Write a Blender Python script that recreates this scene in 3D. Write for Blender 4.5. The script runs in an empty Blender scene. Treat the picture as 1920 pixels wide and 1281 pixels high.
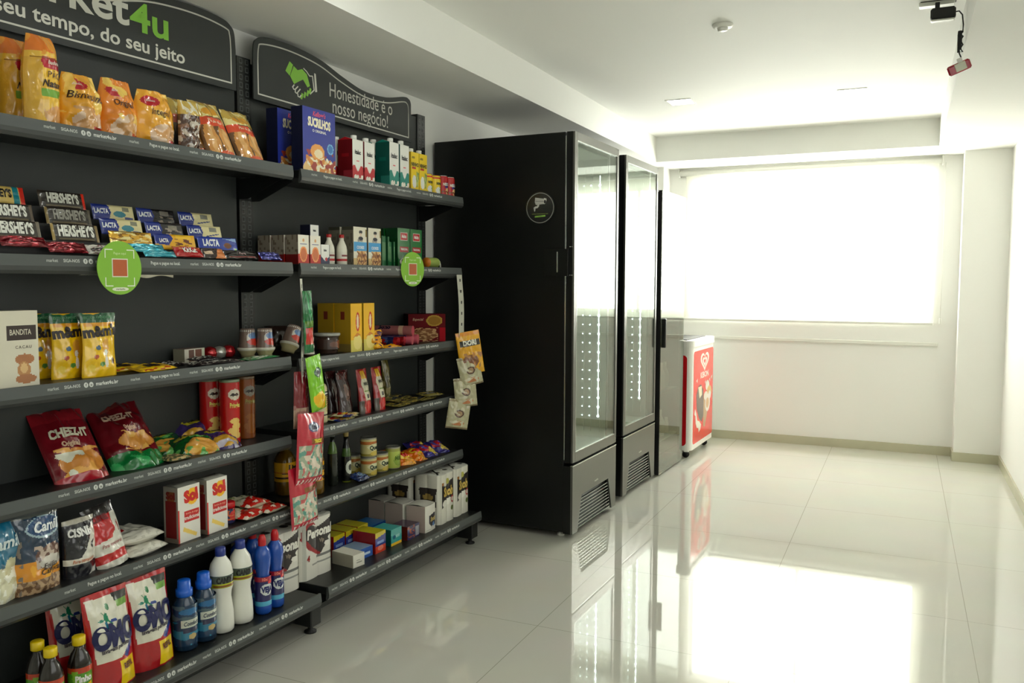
import bpy, math, random
from mathutils import Matrix, Vector, noise
PI = math.pi
sc = bpy.context.scene
C = sc.collection

# ------------------------------------------------------------------ camera, exposure, light
cam = bpy.data.objects.new('camera', bpy.data.cameras.new('camera'))
C.objects.link(cam)
yaw, pitch, roll = 0.4330, -0.0704, 0.0024
F = Vector((-math.sin(yaw)*math.cos(pitch), math.cos(yaw)*math.cos(pitch), math.sin(pitch)))
R = Vector((math.cos(yaw), math.sin(yaw), 0)); U = R.cross(F)
R2 = R*math.cos(roll) + U*math.sin(roll); U2 = U*math.cos(roll) - R*math.sin(roll)
cam.matrix_world = Matrix(((R2.x, U2.x, -F.x, 0), (R2.y, U2.y, -F.y, 0), (R2.z, U2.z, -F.z, 1.35), (0, 0, 0, 1)))
cam.data.sensor_width = 36
cam.data.lens = 1586.0*36/1920
cam.data.clip_start = 0.02
sc.camera = cam
sc.view_settings.view_transform = 'Standard'
sc.view_settings.look = 'None'
sc.view_settings.gamma = 1
sc.view_settings.use_curve_mapping = False
sc.view_settings.exposure = 0.14
sc.cycles.max_bounces = 10
sc.cycles.diffuse_bounces = 6
sc.cycles.caustics_reflective = False
sc.cycles.caustics_refractive = False
sc.cycles.sample_clamp_indirect = 6
W = bpy.data.worlds.new('daylight'); sc.world = W; W.use_nodes = True
W.node_tree.nodes['Background'].inputs[0].default_value = (0.93, 1.0, 0.88, 1)
W.node_tree.nodes['Background'].inputs[1].default_value = 3.0
PANE = 19.0        # daylight behind the window glass
DOWN = 45.0        # ceiling downlights
LED = 40.0         # cooler LEDs, their imitated reflections and glare
ADDED_PANE = 2.5        # glow of the unseen side window, added to brighten the near end

# ------------------------------------------------------------------ materials
def lin(c):
    if isinstance(c, str):
        c = tuple(int(c[i:i+2], 16)/255 for i in (0, 2, 4))
    return tuple((x/12.92 if x <= .04045 else ((x+.055)/1.055)**2.4) for x in c)
def nodes(name):
    m = bpy.data.materials.new(name); m.use_nodes = True
    return m, m.node_tree.nodes, m.node_tree.links, m.node_tree.nodes['Principled BSDF']
def mat(name, col, rough=.5, metal=0, spec=.5, coat=0, bump=0, bscale=80, var=0, vscale=6, emit=None, es=0):
    m, N, L, b = nodes(name)
    c = lin(col)
    b.inputs['Base Color'].default_value = (*c, 1)
    b.inputs['Roughness'].default_value = rough; b.inputs['Metallic'].default_value = metal
    b.inputs['Specular IOR Level'].default_value = spec; b.inputs['Coat Weight'].default_value = coat
    tc = N.new('ShaderNodeTexCoord')
    if var:
        n = N.new('ShaderNodeTexNoise'); n.inputs['Scale'].default_value = vscale; n.inputs['Detail'].default_value = 4
        L.new(tc.outputs['Object'], n.inputs['Vector'])
        r = N.new('ShaderNodeMix'); r.data_type = 'RGBA'
        r.inputs[6].default_value = (*[x*(1-var) for x in c], 1); r.inputs[7].default_value = (*[min(1, x*(1+var)) for x in c], 1)
        L.new(n.outputs['Fac'], r.inputs[0]); L.new(r.outputs[2], b.inputs['Base Color'])
    if bump:
        n = N.new('ShaderNodeTexNoise'); n.inputs['Scale'].default_value = bscale
        L.new(tc.outputs['Object'], n.inputs['Vector'])
        bp = N.new('ShaderNodeBump'); bp.inputs['Strength'].default_value = bump; bp.inputs['Distance'].default_value = .002
        L.new(n.outputs['Fac'], bp.inputs['Height']); L.new(bp.outputs['Normal'], b.inputs['Normal'])
    if emit:
        b.inputs['Emission Color'].default_value = (*lin(emit), 1); b.inputs['Emission Strength'].default_value = es
    return m
def ink_mat(name, rough, coat=0, bump=0, bscale=60, metal=0, trans=0, spec=.5):
    m, N, L, b = nodes(name)
    a = N.new('ShaderNodeAttribute'); a.attribute_name = 'Col'
    L.new(a.outputs['Color'], b.inputs['Base Color'])
    b.inputs['Roughness'].default_value = rough; b.inputs['Coat Weight'].default_value = coat; b.inputs['Coat Roughness'].default_value = .08
    b.inputs['Metallic'].default_value = metal; b.inputs['Transmission Weight'].default_value = trans
    b.inputs['Specular IOR Level'].default_value = spec
    if bump:
        tc = N.new('ShaderNodeTexCoord'); n = N.new('ShaderNodeTexNoise'); n.inputs['Scale'].default_value = bscale; n.inputs['Detail'].default_value = 3
        L.new(tc.outputs['Object'], n.inputs['Vector'])
        bp = N.new('ShaderNodeBump'); bp.inputs['Strength'].default_value = bump; bp.inputs['Distance'].default_value = .004
        L.new(n.outputs['Fac'], bp.inputs['Height']); L.new(bp.outputs['Normal'], b.inputs['Normal'])
    return m
def glass_mat(name, tint, refl_rough=.0, ior=1.5, body=0):
    """thin sheet: fresnel mirror over a tinted see-through"""
    m = bpy.data.materials.new(name); m.use_nodes = True
    N, L = m.node_tree.nodes, m.node_tree.links; N.clear()
    o = N.new('ShaderNodeOutputMaterial'); t = N.new('ShaderNodeBsdfTransparent'); t.inputs[0].default_value = (*tint, 1)
    g = N.new('ShaderNodeBsdfGlossy'); g.inputs['Roughness'].default_value = refl_rough; g.inputs[0].default_value = (.95, 1, .97, 1)
    fr = N.new('ShaderNodeFresnel'); ge = N.new('ShaderNodeNewGeometry'); io = N.new('ShaderNodeMix')
    io.inputs[2].default_value = ior; io.inputs[3].default_value = 1/ior
    L.new(ge.outputs['Backfacing'], io.inputs[0]); L.new(io.outputs[0], fr.inputs[0])
    mx = N.new('ShaderNodeMixShader')
    L.new(fr.outputs[0], mx.inputs[0]); L.new(t.outputs[0], mx.inputs[1]); L.new(g.outputs[0], mx.inputs[2])
    if body:
        d = N.new('ShaderNodeBsdfDiffuse'); d.inputs[0].default_value = (*body, 1)
        m2 = N.new('ShaderNodeMixShader'); m2.inputs[0].default_value = .5
        L.new(t.outputs[0], m2.inputs[1]); L.new(d.outputs[0], m2.inputs[2]); L.new(m2.outputs[0], mx.inputs[1])
    L.new(mx.outputs[0], o.inputs[0])
    return m
def emis(name, col, s):
    m = bpy.data.materials.new(name); m.use_nodes = True
    N, L = m.node_tree.nodes, m.node_tree.links; N.clear()
    o = N.new('ShaderNodeOutputMaterial'); e = N.new('ShaderNodeEmission'); e.inputs[0].default_value = (*col, 1); e.inputs[1].default_value = s
    L.new(e.outputs[0], o.inputs[0]); return m
def floor_mat():
    m, N, L, b = nodes('polished_porcelain')
    g = N.new('ShaderNodeNewGeometry'); mp = N.new('ShaderNodeMapping')
    mp.inputs['Location'].default_value = (0.4965+.77*8, -2.985+.77*12, 0)
    L.new(g.outputs['Position'], mp.inputs['Vector'])
    br = N.new('ShaderNodeTexBrick'); br.offset = 0; br.squash = 1
    br.inputs['Scale'].default_value = 1; br.inputs['Brick Width'].default_value = .77; br.inputs['Row Height'].default_value = .77
    br.inputs['Mortar Size'].default_value = .0014; br.inputs['Mortar Smooth'].default_value = .1
    br.inputs['Color1'].default_value = (*lin((.83, .825, .78)), 1); br.inputs['Color2'].default_value = (*lin((.827, .822, .777)), 1)
    br.inputs['Mortar'].default_value = (*lin((.64, .63, .57)), 1)
    L.new(mp.outputs[0], br.inputs['Vector'])
    n = N.new('ShaderNodeTexNoise'); n.inputs['Scale'].default_value = 3.5; n.inputs['Detail'].default_value = 5
    L.new(g.outputs['Position'], n.inputs['Vector'])
    mx = N.new('ShaderNodeMix'); mx.data_type = 'RGBA'; mx.blend_type = 'MULTIPLY'; mx.inputs[0].default_value = .10
    L.new(br.outputs['Color'], mx.inputs[6]); L.new(n.outputs['Color'], mx.inputs[7])
    L.new(mx.outputs[2], b.inputs['Base Color'])
    b.inputs['Roughness'].default_value = .035; b.inputs['Specular IOR Level'].default_value = .85
    b.inputs['Coat Weight'].default_value = .3; b.inputs['Coat Roughness'].default_value = .02
    return m
def blind_mat():
    m = bpy.data.materials.new('sheer_roller_fabric'); m.use_nodes = True
    N, L = m.node_tree.nodes, m.node_tree.links; N.clear()
    o = N.new('ShaderNodeOutputMaterial'); t = N.new('ShaderNodeBsdfTransparent'); t.inputs[0].default_value = (1, 1, .96, 1)
    tl = N.new('ShaderNodeBsdfTranslucent'); tl.inputs[0].default_value = (.95, .95, .84, 1)
    d = N.new('ShaderNodeBsdfDiffuse'); d.inputs[0].default_value = (.88, .88, .78, 1)
    a = N.new('ShaderNodeMixShader'); a.inputs[0].default_value = .55
    L.new(tl.outputs[0], a.inputs[1]); L.new(d.outputs[0], a.inputs[2])
    b = N.new('ShaderNodeMixShader'); b.inputs[0].default_value = .55
    L.new(t.outputs[0], b.inputs[1]); L.new(a.outputs[0], b.inputs[2])
    L.new(b.outputs[0], o.inputs[0]); return m

M = {
 'wall': mat('painted_wall', (.932, .932, .915), .6, bump=.05, bscale=200),
 'ceil': mat('painted_ceiling', (.935, .937, .918), .7),
 'base': mat('baseboard_tile', (.72, .71, .615), .25, var=.06),
 'floor': floor_mat(),
 'blind': blind_mat(),
 'whitepl': mat('white_plastic', (.90, .90, .87), .35),
 'alu': mat('white_aluminium', (.85, .86, .82), .35),
 'blk': mat('black_powder_coat', (.075, .083, .08), .42, bump=.12, bscale=500),
 'blk2': mat('black_panel', (.155, .172, .166), .55, bump=.1, bscale=500, var=.06, vscale=3),
 'fridge': mat('fridge_black', (.06, .065, .06), .33, spec=.35),
 'gasket': mat('black_gasket', (.05, .05, .05), .5),
 'grey': mat('metallic_grey_front', (.43, .43, .41), .34, metal=.75),
 'chrome': mat('bright_trim', (.85, .87, .85), .2, metal=.9),
 'inner': mat('cooler_liner', (.62, .65, .62), .5, var=.04),
 'rubber': mat('black_rubber', (.06, .06, .06), .6),
 'strip': mat('price_strip', (.33, .345, .34), .42, spec=.3, var=.05),
 'lip': mat('shelf_lip', (.24, .25, .245), .3),
 'pane': emis('daylight_pane', (.99, 1.0, .97), PANE),
 'added_pane': emis('added_side_daylight', (.985, 1.0, .945), ADDED_PANE),
 'down': emis('downlight_panel', (.97, 1.0, .93), DOWN),
 'led': emis('cooler_led_and_glints', (.85, 1.0, .97), LED),
 'glass': glass_mat('cooler_glass', (.86, .9, .87), ior=1.75),
 'dglass': glass_mat('mirror_door', (.60, .61, .56), ior=3.0),
 'fglass': glass_mat('freezer_glass', (.4, .42, .42)),
 'carton': ink_mat('printed_carton', .42),
 'dull': ink_mat('printed_board', .75, spec=.15),
 'gloss': ink_mat('printed_gloss', .22, coat=.4),
 'foil': ink_mat('printed_film', .25, coat=.7, bump=.55, bscale=38),
 'film': ink_mat('clear_film', .15, coat=1, bump=.8, bscale=30),
 'shiny': ink_mat('metallised_foil', .18, coat=.6, bump=.6, bscale=50, metal=.55),
 'plast': ink_mat('plastic', .3, coat=.2),
 'liquid': ink_mat('bottle_liquid', .06, coat=.6, trans=.35),
 'tissue': ink_mat('tissue_wrap', .5, coat=.35, bump=.25, bscale=60),
}

# ------------------------------------------------------------------ mesh builder
_tx = {}
def text_shape(s, bold=.0, sp=1.0, res=2):
    k = (s, bold, sp, res)
    if k not in _tx:
        cu = bpy.data.curves.new('t', 'FONT'); cu.body = s; cu.size = 1; cu.resolution_u = res; cu.offset = bold
        cu.align_x = 'CENTER'; cu.align_y = 'CENTER'; cu.space_character = sp
        o = bpy.data.objects.new('t', cu)
        me = o.to_mesh()
        _tx[k] = ([tuple(v.co) for v in me.vertices], [tuple(p.vertices) for p in me.polygons])
        o.to_mesh_clear(); bpy.data.objects.remove(o); bpy.data.curves.remove(cu)
    return _tx[k]
QUAL = 1.7          # printing resolution
def ink(base, *ops):
    """colour at (u, v): the last printed shape that covers it"""
    base = lin(base); L = [(o[0], o[1:-1], lin(o[-1])) for o in ops]
    def f(u, v):
        c = base
        for k, a, col in L:
            if k == 'r':
                if a[0] <= u <= a[2] and a[1] <= v <= a[3]: c = col
            elif k == 'e':
                if ((u-a[0])/a[2])**2 + ((v-a[1])/a[3])**2 <= 1: c = col
            elif k == 'n':      # speckle: printed food picture
                if a[0] <= u <= a[2] and a[1] <= v <= a[3] and noise.noise(Vector((u*a[4], v*a[4]*1.3, a[5]))) > a[6]: c = col
            elif k == 'p':
                p = a[0]; ins = False; j = len(p)-1
                for i in range(len(p)):
                    if (p[i][1] > v) != (p[j][1] > v) and u < (p[j][0]-p[i][0])*(v-p[i][1])/(p[j][1]-p[i][1])+p[i][0]: ins = not ins
                    j = i
                if ins: c = col
        return c
    return f
class MB:
    def __init__(s): s.v = []; s.f = []; s.c = []; s.m = []; s.sm = []; s.mats = []; s.T = Matrix()
    def _m(s, m):
        if m not in s.mats: s.mats.append(m)
        return s.mats.index(m)
    def faces(s, vs, fs, col=(1, 1, 1), m='carton', smooth=False):
        b = len(s.v); s.v += [tuple(s.T @ Vector(p)) for p in vs]
        mi = s._m(m); c = None if callable(col) or isinstance(col, list) else lin(col)
        for i, f in enumerate(fs):
            s.f.append([b+k for k in f]); s.m.append(mi); s.sm.append(smooth)
            s.c.append(c if c else col[i])
        return s
    def patch(s, S, nu=1, nv=1, col=(1, 1, 1), m='carton', smooth=True):
        fn = col if callable(col) else None
        if fn and nu > 8: nu = int(nu*QUAL); nv = int(nv*QUAL)
        vs = [S(i/nu, j/nv) for j in range(nv+1) for i in range(nu+1)]
        fs = []; cs = []
        for j in range(nv):
            for i in range(nu):
                a = j*(nu+1)+i; fs.append((a, a+1, a+nu+2, a+nu+1))
                if fn: cs.append(fn((i+.5)/nu, (j+.5)/nv))
        return s.faces(vs, fs, cs if fn else col, m, smooth)
    def box(s, x0, y0, z0, x1, y1, z1, col=(1, 1, 1), m='carton', bev=0):
        b = min(bev, (x1-x0)/2.2, (y1-y0)/2.2, (z1-z0)/2.2)
        if b <= 0:
            v = [(x, y, z) for z in (z0, z1) for y in (y0, y1) for x in (x0, x1)]
            return s.faces(v, [(0, 2, 3, 1), (4, 5, 7, 6), (0, 1, 5, 4), (1, 3, 7, 5), (3, 2, 6, 7), (2, 0, 4, 6)], col, m)
        X, Y, Z = (x0, x1), (y0, y1), (z0, z1); v = []; idx = {}
        for i in (0, 1):
            for j in (0, 1):
                for k in (0, 1):
                    sx, sy, sz = (1-2*i)*b, (1-2*j)*b, (1-2*k)*b
                    for a, p in enumerate(((X[i], Y[j]+sy, Z[k]+sz), (X[i]+sx, Y[j], Z[k]+sz), (X[i]+sx, Y[j]+sy, Z[k]))):
                        idx[i, j, k, a] = len(v); v.append(p)
        g = lambda *q: idx[q]
        f = []
        for i in (0, 1):
            q = [g(i, 0, 0, 0), g(i, 1, 0, 0), g(i, 1, 1, 0), g(i, 0, 1, 0)]; f.append(q if i else q[::-1])
            q = [g(0, i, 0, 1), g(1, i, 0, 1), g(1, i, 1, 1), g(0, i, 1, 1)]; f.append(q[::-1] if i else q)
            q = [g(0, 0, i, 2), g(1, 0, i, 2), g(1, 1, i, 2), g(0, 1, i, 2)]; f.append(q if i else q[::-1])
            for k in (0, 1):
                q = [g(i, 0, k, 0), g(i, 1, k, 0), g(i, 1, k, 2), g(i, 0, k, 2)]; f.append(q[::-1] if i ^ k else q)
                q = [g(0, i, k, 1), g(1, i, k, 1), g(1, i, k, 2), g(0, i, k, 2)]; f.append(q if i ^ k else q[::-1])
                q = [g(i, k, 0, 0), g(i, k, 1, 0), g(i, k, 1, 1), g(i, k, 0, 1)]; f.append(q[::-1] if i ^ k else q)
        for i in (0, 1):
            for j in (0, 1):
                for k in (0, 1):
                    q = [g(i, j, k, 0), g(i, j, k, 1), g(i, j, k, 2)]; f.append(q[::-1] if (i+j+k) % 2 else q)
        return s.faces(v, f, col, m)
    def prism(s, pts, y0, y1, col=(1, 1, 1), m='carton', axis='y'):
        """extrude an outline of (a, b) points; axis y: a=x b=z; axis z: a=x b=y; axis x: a=y b=z"""
        n = len(pts)
        P = {'y': lambda a, b, t: (a, t, b), 'z': lambda a, b, t: (a, b, t), 'x': lambda a, b, t: (t, a, b)}[axis]
        v = [P(a, b, y0) for a, b in pts]+[P(a, b, y1) for a, b in pts]
        f = [tuple(range(n)), tuple(range(2*n-1, n-1, -1))]+[(i, i+n, (i+1) % n+n, (i+1) % n) for i in range(n)]
        return s.faces(v, f, col, m)
    def lathe(s, prof, col=(1, 1, 1), m='plast', cx=0, cy=0, seg=20, bands=None):
        """prof (r, z) from the bottom up, about (cx, cy)"""
        vs = []; fs = []; cs = []
        for r, z in prof:
            for i in range(seg):
                a = 2*PI*i/seg; vs.append((cx+r*math.sin(a), cy-r*math.cos(a), z))
        for j in range(len(prof)-1):
            c = lin(col)
            if bands:
                zm = (prof[j][1]+prof[j+1][1])/2
                for z0, z1, cc in bands:
                    if z0 <= zm <= z1: c = lin(cc)
            for i in range(seg):
                k = (i+1) % seg; fs.append((j*seg+i, j*seg+k, (j+1)*seg+k, (j+1)*seg+i)); cs.append(c)
        n = len(prof)-1
        fs.append(tuple(range(seg-1, -1, -1))); cs.append(cs[0])
        fs.append(tuple(n*seg+i for i in range(seg))); cs.append(cs[-2])
        return s.faces(vs, fs, cs, m, True)
    def tube(s, pts, r, col=(1, 1, 1), m='plast', seg=8):
        pts = [Vector(p) for p in pts]; vs = []; fs = []; up = Vector((.31, .17, .93)).normalized()
        for i, p in enumerate(pts):
            d = (pts[min(i+1, len(pts)-1)]-pts[max(i-1, 0)]).normalized()
            a = d.cross(up).normalized(); b = a.cross(d)
            vs += [tuple(p+a*r*math.cos(2*PI*k/seg)+b*r*math.sin(2*PI*k/seg)) for k in range(seg)]
        for i in range(len(pts)-1):
            for k in range(seg): fs.append((i*seg+k, (i+1)*seg+k, (i+1)*seg+(k+1) % seg, i*seg+(k+1) % seg))
        fs += [tuple(range(seg)), tuple((len(pts)-1)*seg+k for k in range(seg-1, -1, -1))]
        return s.faces(vs, fs, col, m, True)
    def text(s, S, t, u, v, h, Wd, H, col=(1, 1, 1), m='carton', bold=.012, wx=1.0, off=.0006, sh=0, sp=1.0, res=2, rot=0):
        """letters of height h (m) printed on the surface S of size Wd x H (m)"""
        V, P = text_shape(t, bold, sp, 4 if t == 'OMO' else res); vs = []
        e = .004; k = h/.7
        if m in ('foil', 'film', 'tissue', 'shiny'): off = max(off, .0018+h*.03)
        cr, sr = math.cos(rot), math.sin(rot)
        for x, y, _ in V:
            xx = (x+y*sh)*wx; xx, y = xx*cr-y*sr, xx*sr+y*cr
            a = u+xx*k/Wd; b = v+y*k/H
            p = Vector(S(a, b)); n = (Vector(S(a+e, b))-Vector(S(a-e, b))).cross(Vector(S(a, b+e))-Vector(S(a, b-e)))
            if n.length > 0: n.normalize()
            vs.append(tuple(p+n*off))
        return s.faces(vs, P, col, 'carton' if m in ('foil', 'film', 'shiny') else m)
    def decal(s, S, pts, col, m='carton', off=.0004):
        """flat printed outline on S, pts in (u, v)"""
        e = .004; vs = []
        for a, b in pts:
            p = Vector(S(a, b)); n = (Vector(S(a+e, b))-Vector(S(a-e, b))).cross(Vector(S(a, b+e))-Vector(S(a, b-e))).normalized()
            vs.append(tuple(p+n*off))
        return s.faces(vs, [tuple(range(len(vs)))], col, m)
    def build(s, name, parent=None, loc=None, rz=0):
        me = bpy.data.meshes.new(name); me.from_pydata(s.v, [], s.f)
        me.polygons.foreach_set('use_smooth', s.sm); me.polygons.foreach_set('material_index', s.m)
        for k in s.mats: me.materials.append(M[k])
        at = me.color_attributes.new('Col', 'FLOAT_COLOR', 'CORNER'); buf = []
        for f, c in zip(s.f, s.c): buf += [c[0], c[1], c[2], 1.0]*len(f)
        at.data.foreach_set('color', buf)
        o = bpy.data.objects.new(name, me); C.objects.link(o); o.parent = parent
        if loc is not None: o.location = loc; o.rotation_euler = (0, 0, rz)
        return o
def tag(o, label, cat, group=None):
    o['label'] = label; o['category'] = cat
    if group: o['group'] = group
    return o
def empty(name, loc, rz=0):
    o = bpy.data.objects.new(name, None); C.objects.link(o); o.empty_display_size = .05
    o.location = loc; o.rotation_euler = (0, 0, rz); return o
def copy_tree(o):
    c = o.copy(); C.objects.link(c)
    for ch in [x for x in o.children]:
        d = ch.copy(); C.objects.link(d); d.parent = c
        for g in [x for x in ch.children]:
            e = g.copy(); C.objects.link(e); e.parent = d
    return c
def struct(name, mb):
    o = mb.build(name); o['kind'] = 'structure'; return o

#==ROOM
XW, XR, YB, Y0, ZC, ZS = -2.39, .688, 7.375, -2.4, 2.526, 2.328
XB, XBR, YF = -1.868, .197, 6.839
struct('floor', MB().box(XW-.1, Y0-.1, -.1, XR+.1, YB+.1, 0, m='floor'))
struct('ceiling', MB().box(XW-.1, Y0-.1, ZC, XR+.1, YB+.1, ZC+.1, m='ceil'))
struct('wall_left', MB().box(XW-.1, Y0, 0, XW, YB, ZC, m='wall'))
QY0, QY1, QZ0, QZ1 = -.3, 2.7, .95, 2.15                    # opening for an unseen side window, added to light the near shelves
b = MB().box(XR, Y0, 0, XR+.12, QY0, ZC, m='wall').box(XR, QY1, 0, XR+.12, YB, ZC, m='wall').box(XR, QY0, 0, XR+.12, QY1, QZ0, m='wall').box(XR, QY0, QZ1, XR+.12, QY1, ZC, m='wall')
struct('wall_right', b)
b = MB()
for y0, y1 in ((QY0, QY0+.03), (QY1-.03, QY1), (1.185, 1.215)): b.box(XR+.04, y0, QZ0, XR+.08, y1, QZ1, m='alu')
for k in range(7): b.box(XR+.04, QY0, QZ0+k*.195, XR+.08, QY1, QZ0+.03+k*.195, m='alu')
w2 = struct('added_window', b)  # added window out of view, built for its light
MB().box(XR+.10, QY0+.01, QZ0+.01, XR+.105, QY1-.01, QZ1-.01, m='added_pane').build('window_pane', w2)  # added glowing pane that brightens the near end of the room
struct('wall_front', MB().box(XW-.1, Y0-.1, 0, XR+.1, Y0, ZC, m='wall'))
WX0, WX1, WZ0, WZ1 = -1.66, .165, 1.075, 2.20
b = MB()
b.box(XW-.1, YB, 0, XR+.1, YB+.15, WZ0, m='wall').box(XW-.1, YB, WZ1, XR+.1, YB+.15, ZC, m='wall')
b.box(XW-.1, YB, WZ0, WX0, YB+.15, WZ1, m='wall').box(WX1, YB, WZ0, XR+.1, YB+.15, WZ1, m='wall')
struct('wall_back', b)
b = MB()                                    # window frame with the meeting stile of its two sashes
for x0, x1 in ((WX0, WX0+.03), (WX1-.03, WX1), (-.765, -.735)): b.box(x0, YB+.05, WZ0, x1, YB+.09, WZ1, m='alu')
for z0, z1 in ((WZ0, WZ0+.03), (WZ1-.03, WZ1)): b.box(WX0, YB+.05, z0, WX1, YB+.09, z1, m='alu')
win = struct('window_1', b)
MB().box(WX0+.01, YB+.10, WZ0+.01, WX1-.01, YB+.105, WZ1-.01, m='pane').build('window_pane', win)
struct('trim_1', MB().box(XW, Y0, ZS, XB, YB, ZC, m='ceil'))                  # dropped beam over the shelves
struct('trim_2', MB().box(XB, YF, ZS, XBR, YB, ZC, m='ceil'))                 # dropped beam over the window
struct('trim_3', MB().box(XBR, Y0, ZS, XR, YB, ZC, m='ceil'))                 # dropped band along the right wall
struct('trim_4', MB().box(.38, 7.166, 0, XR, YB, ZS, m='wall'))               # pier in the right corner
struct('trim_5', MB().box(XW, 7.15, 0, -1.885, YB, ZS, m='wall'))             # pier in the left corner
b = MB(); bt = .012
b.box(-1.885, YB-bt, 0, .38, YB, .069, m='base')
struct('baseboard_back', b)
struct('baseboard_pier', MB().box(.38-bt, 7.166-bt, 0, XR, 7.166, .069, m='base').box(.38-bt, 7.166, 0, .38, YB-bt, .069, m='base'))
struct('baseboard_right', MB().box(XR-bt, Y0, 0, XR, 7.166-bt, .069, m='base'))
struct('baseboard_left', MB().box(XW, Y0, 0, XW+bt, 7.15, .069, m='base'))

# roller blind
rb = empty('roller_blind', (-.76, YB-.05, WZ0-.04))
def lo(o, p): return (p[0]-o.location.x, p[1]-o.location.y, p[2]-o.location.z)
def wb(o, mb): mb.T = Matrix.Translation(-Vector(o.location)); return mb
mb = wb(rb, MB()); mb.faces([(-1.735, 7.335, 2.28), (.215, 7.335, 2.28), (.215, 7.335, 1.035), (-1.735, 7.335, 1.035)], [(3, 2, 1, 0)], m='blind'); mb.build('blind_fabric', rb)
mb = wb(rb, MB()); mb.tube([(-1.79, 7.335, 2.285), (.235, 7.335, 2.285)], .022, m='whitepl', seg=14); mb.build('roller_tube', rb)
for x in (-1.80, .236):
    mb = wb(rb, MB()); mb.box(x, 7.312, 2.255, x+.008, YB, 2.325, m='whitepl', bev=.002); mb.build('bracket', rb)
mb = wb(rb, MB()); mb.box(-1.735, 7.329, 1.02, .215, 7.341, 1.04, m='whitepl', bev=.003); mb.build('bottom_bar', rb)
mb = wb(rb, MB()); mb.tube([(.262, 7.34, 2.27), (.263, 7.34, 1.06)], .0022, m='whitepl', seg=6).box(.255, 7.335, 1.03, .271, YB, 1.075, m='whitepl', bev=.003); mb.build('pull_chain', rb)
tag(rb, 'cream roller blind pulled down over the bright window', 'blind')
t = MB().box(-1.88, -.0095, -.014, .255, .0095, .014, m='whitepl', bev=.003).build('cable_duct', None, (0, YB-.0095, .87)); t.rotation_euler = (0, .004, 0)
tag(t, 'slim white cable duct running along the wall below the blind', 'cable duct')

# ceiling fittings
for i, (x, y, lb) in enumerate(((-1.36, 5.56, 'recessed ceiling downlight on the side of the drink coolers'), (-.325, 5.70, 'recessed ceiling downlight on the side of the window-end pier'),
                                (-1.36, 2.3, 'recessed ceiling downlight above the shelving'), (-.325, 2.3, 'recessed ceiling downlight by the plain wall, level with the shelving'),
                                (-1.36, -.6, 'recessed ceiling downlight at the near end above the shelving side'), (-.325, -.6, 'recessed ceiling downlight at the near end by the plain wall'))):
    r = empty('ceiling_downlight', (x, y, ZC))
    b = MB(); s_ = .085
    b.box(-s_, -s_, -.004, s_, -s_+.012, 0, m='whitepl').box(-s_, s_-.012, -.004, s_, s_, 0, m='whitepl').box(-s_, -s_+.012, -.004, -s_+.012, s_-.012, 0, m='whitepl').box(s_-.012, -s_+.012, -.004, s_, s_-.012, 0, m='whitepl')
    b.build('frame', r)
    MB().box(-s_+.012, -s_+.012, -.003, s_-.012, s_-.012, -.001, m='down').build('diffuser', r)
    tag(r, lb, 'ceiling light', 'square recessed downlights')
r = empty('smoke_detector', (-.79, 3.996, ZC))
MB().lathe([(.047, 0), (.047, -.006), (.040, -.014), (.030, -.016)][::-1], m='whitepl', col=(.9, .9, .86), seg=28).build('base', r)
MB().lathe([(.010, -.030), (.022, -.028), (.025, -.014)], m='whitepl', seg=24).build('sensor_head', r)
tag(r, 'round white smoke detector on the ceiling', 'smoke detector')
r = empty('ceiling_plate', (.095, 4.05, ZC))
MB().box(-.075, -.022, -.018, .06, .022, 0, m='whitepl', bev=.003).build('plate', r)
MB().box(-.070, -.026, -.0015, .066, .032, 0, m='rubber').build('gasket', r)
tag(r, 'small white mounting plate on the ceiling beside the dropped band', 'plate')
r = empty('power_adapter', (.11, 4.0, ZC-.018))
MB().box(-.046, -.02, -.072, .048, .018, -.024, m='rubber', bev=.008).build('housing', r)
MB().box(-.03, -.01, -.03, -.012, .01, 0, m='rubber', bev=.002).build('plug', r)
MB().box(-.044, -.018, -.078, .044, .016, -.071, m='whitepl', bev=.003).build('underside', r)
cab = [(.046, 0, -.045), (.06, 0, -.044), (.072, 0, -.06), (.077, 0, -.10), (.076, 0, -.13)]
cab += [(.066+.012*math.cos(t_*2.1), .006*math.sin(t_*1.3), -.13-.085*(.5-.5*math.cos(t_*.9))) for t_ in range(1, 15)]+[(.066, 0, -.215), (.074, 0, -.235)]
MB().tube(cab, .0028, m='rubber', seg=6).build('cable', r)
b = MB().tube([(.066, 0, -.125), (.067, 0, -.165), (.066, 0, -.20)], .008, m='rubber', seg=8)
b.build('cable_bundle', r)
tag(r, 'black power adapter with bundled cable hanging from the ceiling plate', 'adapter')
r = empty('network_dongle', (.178, 4.0, ZC-.018-.272)); r.rotation_euler = (.35, -.38, 0)
MB().box(-.044, -.008, -.020, .044, .008, .020, col=(.62, .08, .17), m='gloss', bev=.006).build('case', r)
MB().box(-.016, -.011, -.014, .026, -.0075, .019, col=(.74, .74, .64), m='gloss', bev=.002).build('label', r)
MB().box(.000, -.004, .016, .020, .004, .036, m='whitepl', bev=.002).build('plug', r)
tag(r, 'small red device with a pale label dangling from the black cable', 'device')

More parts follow.
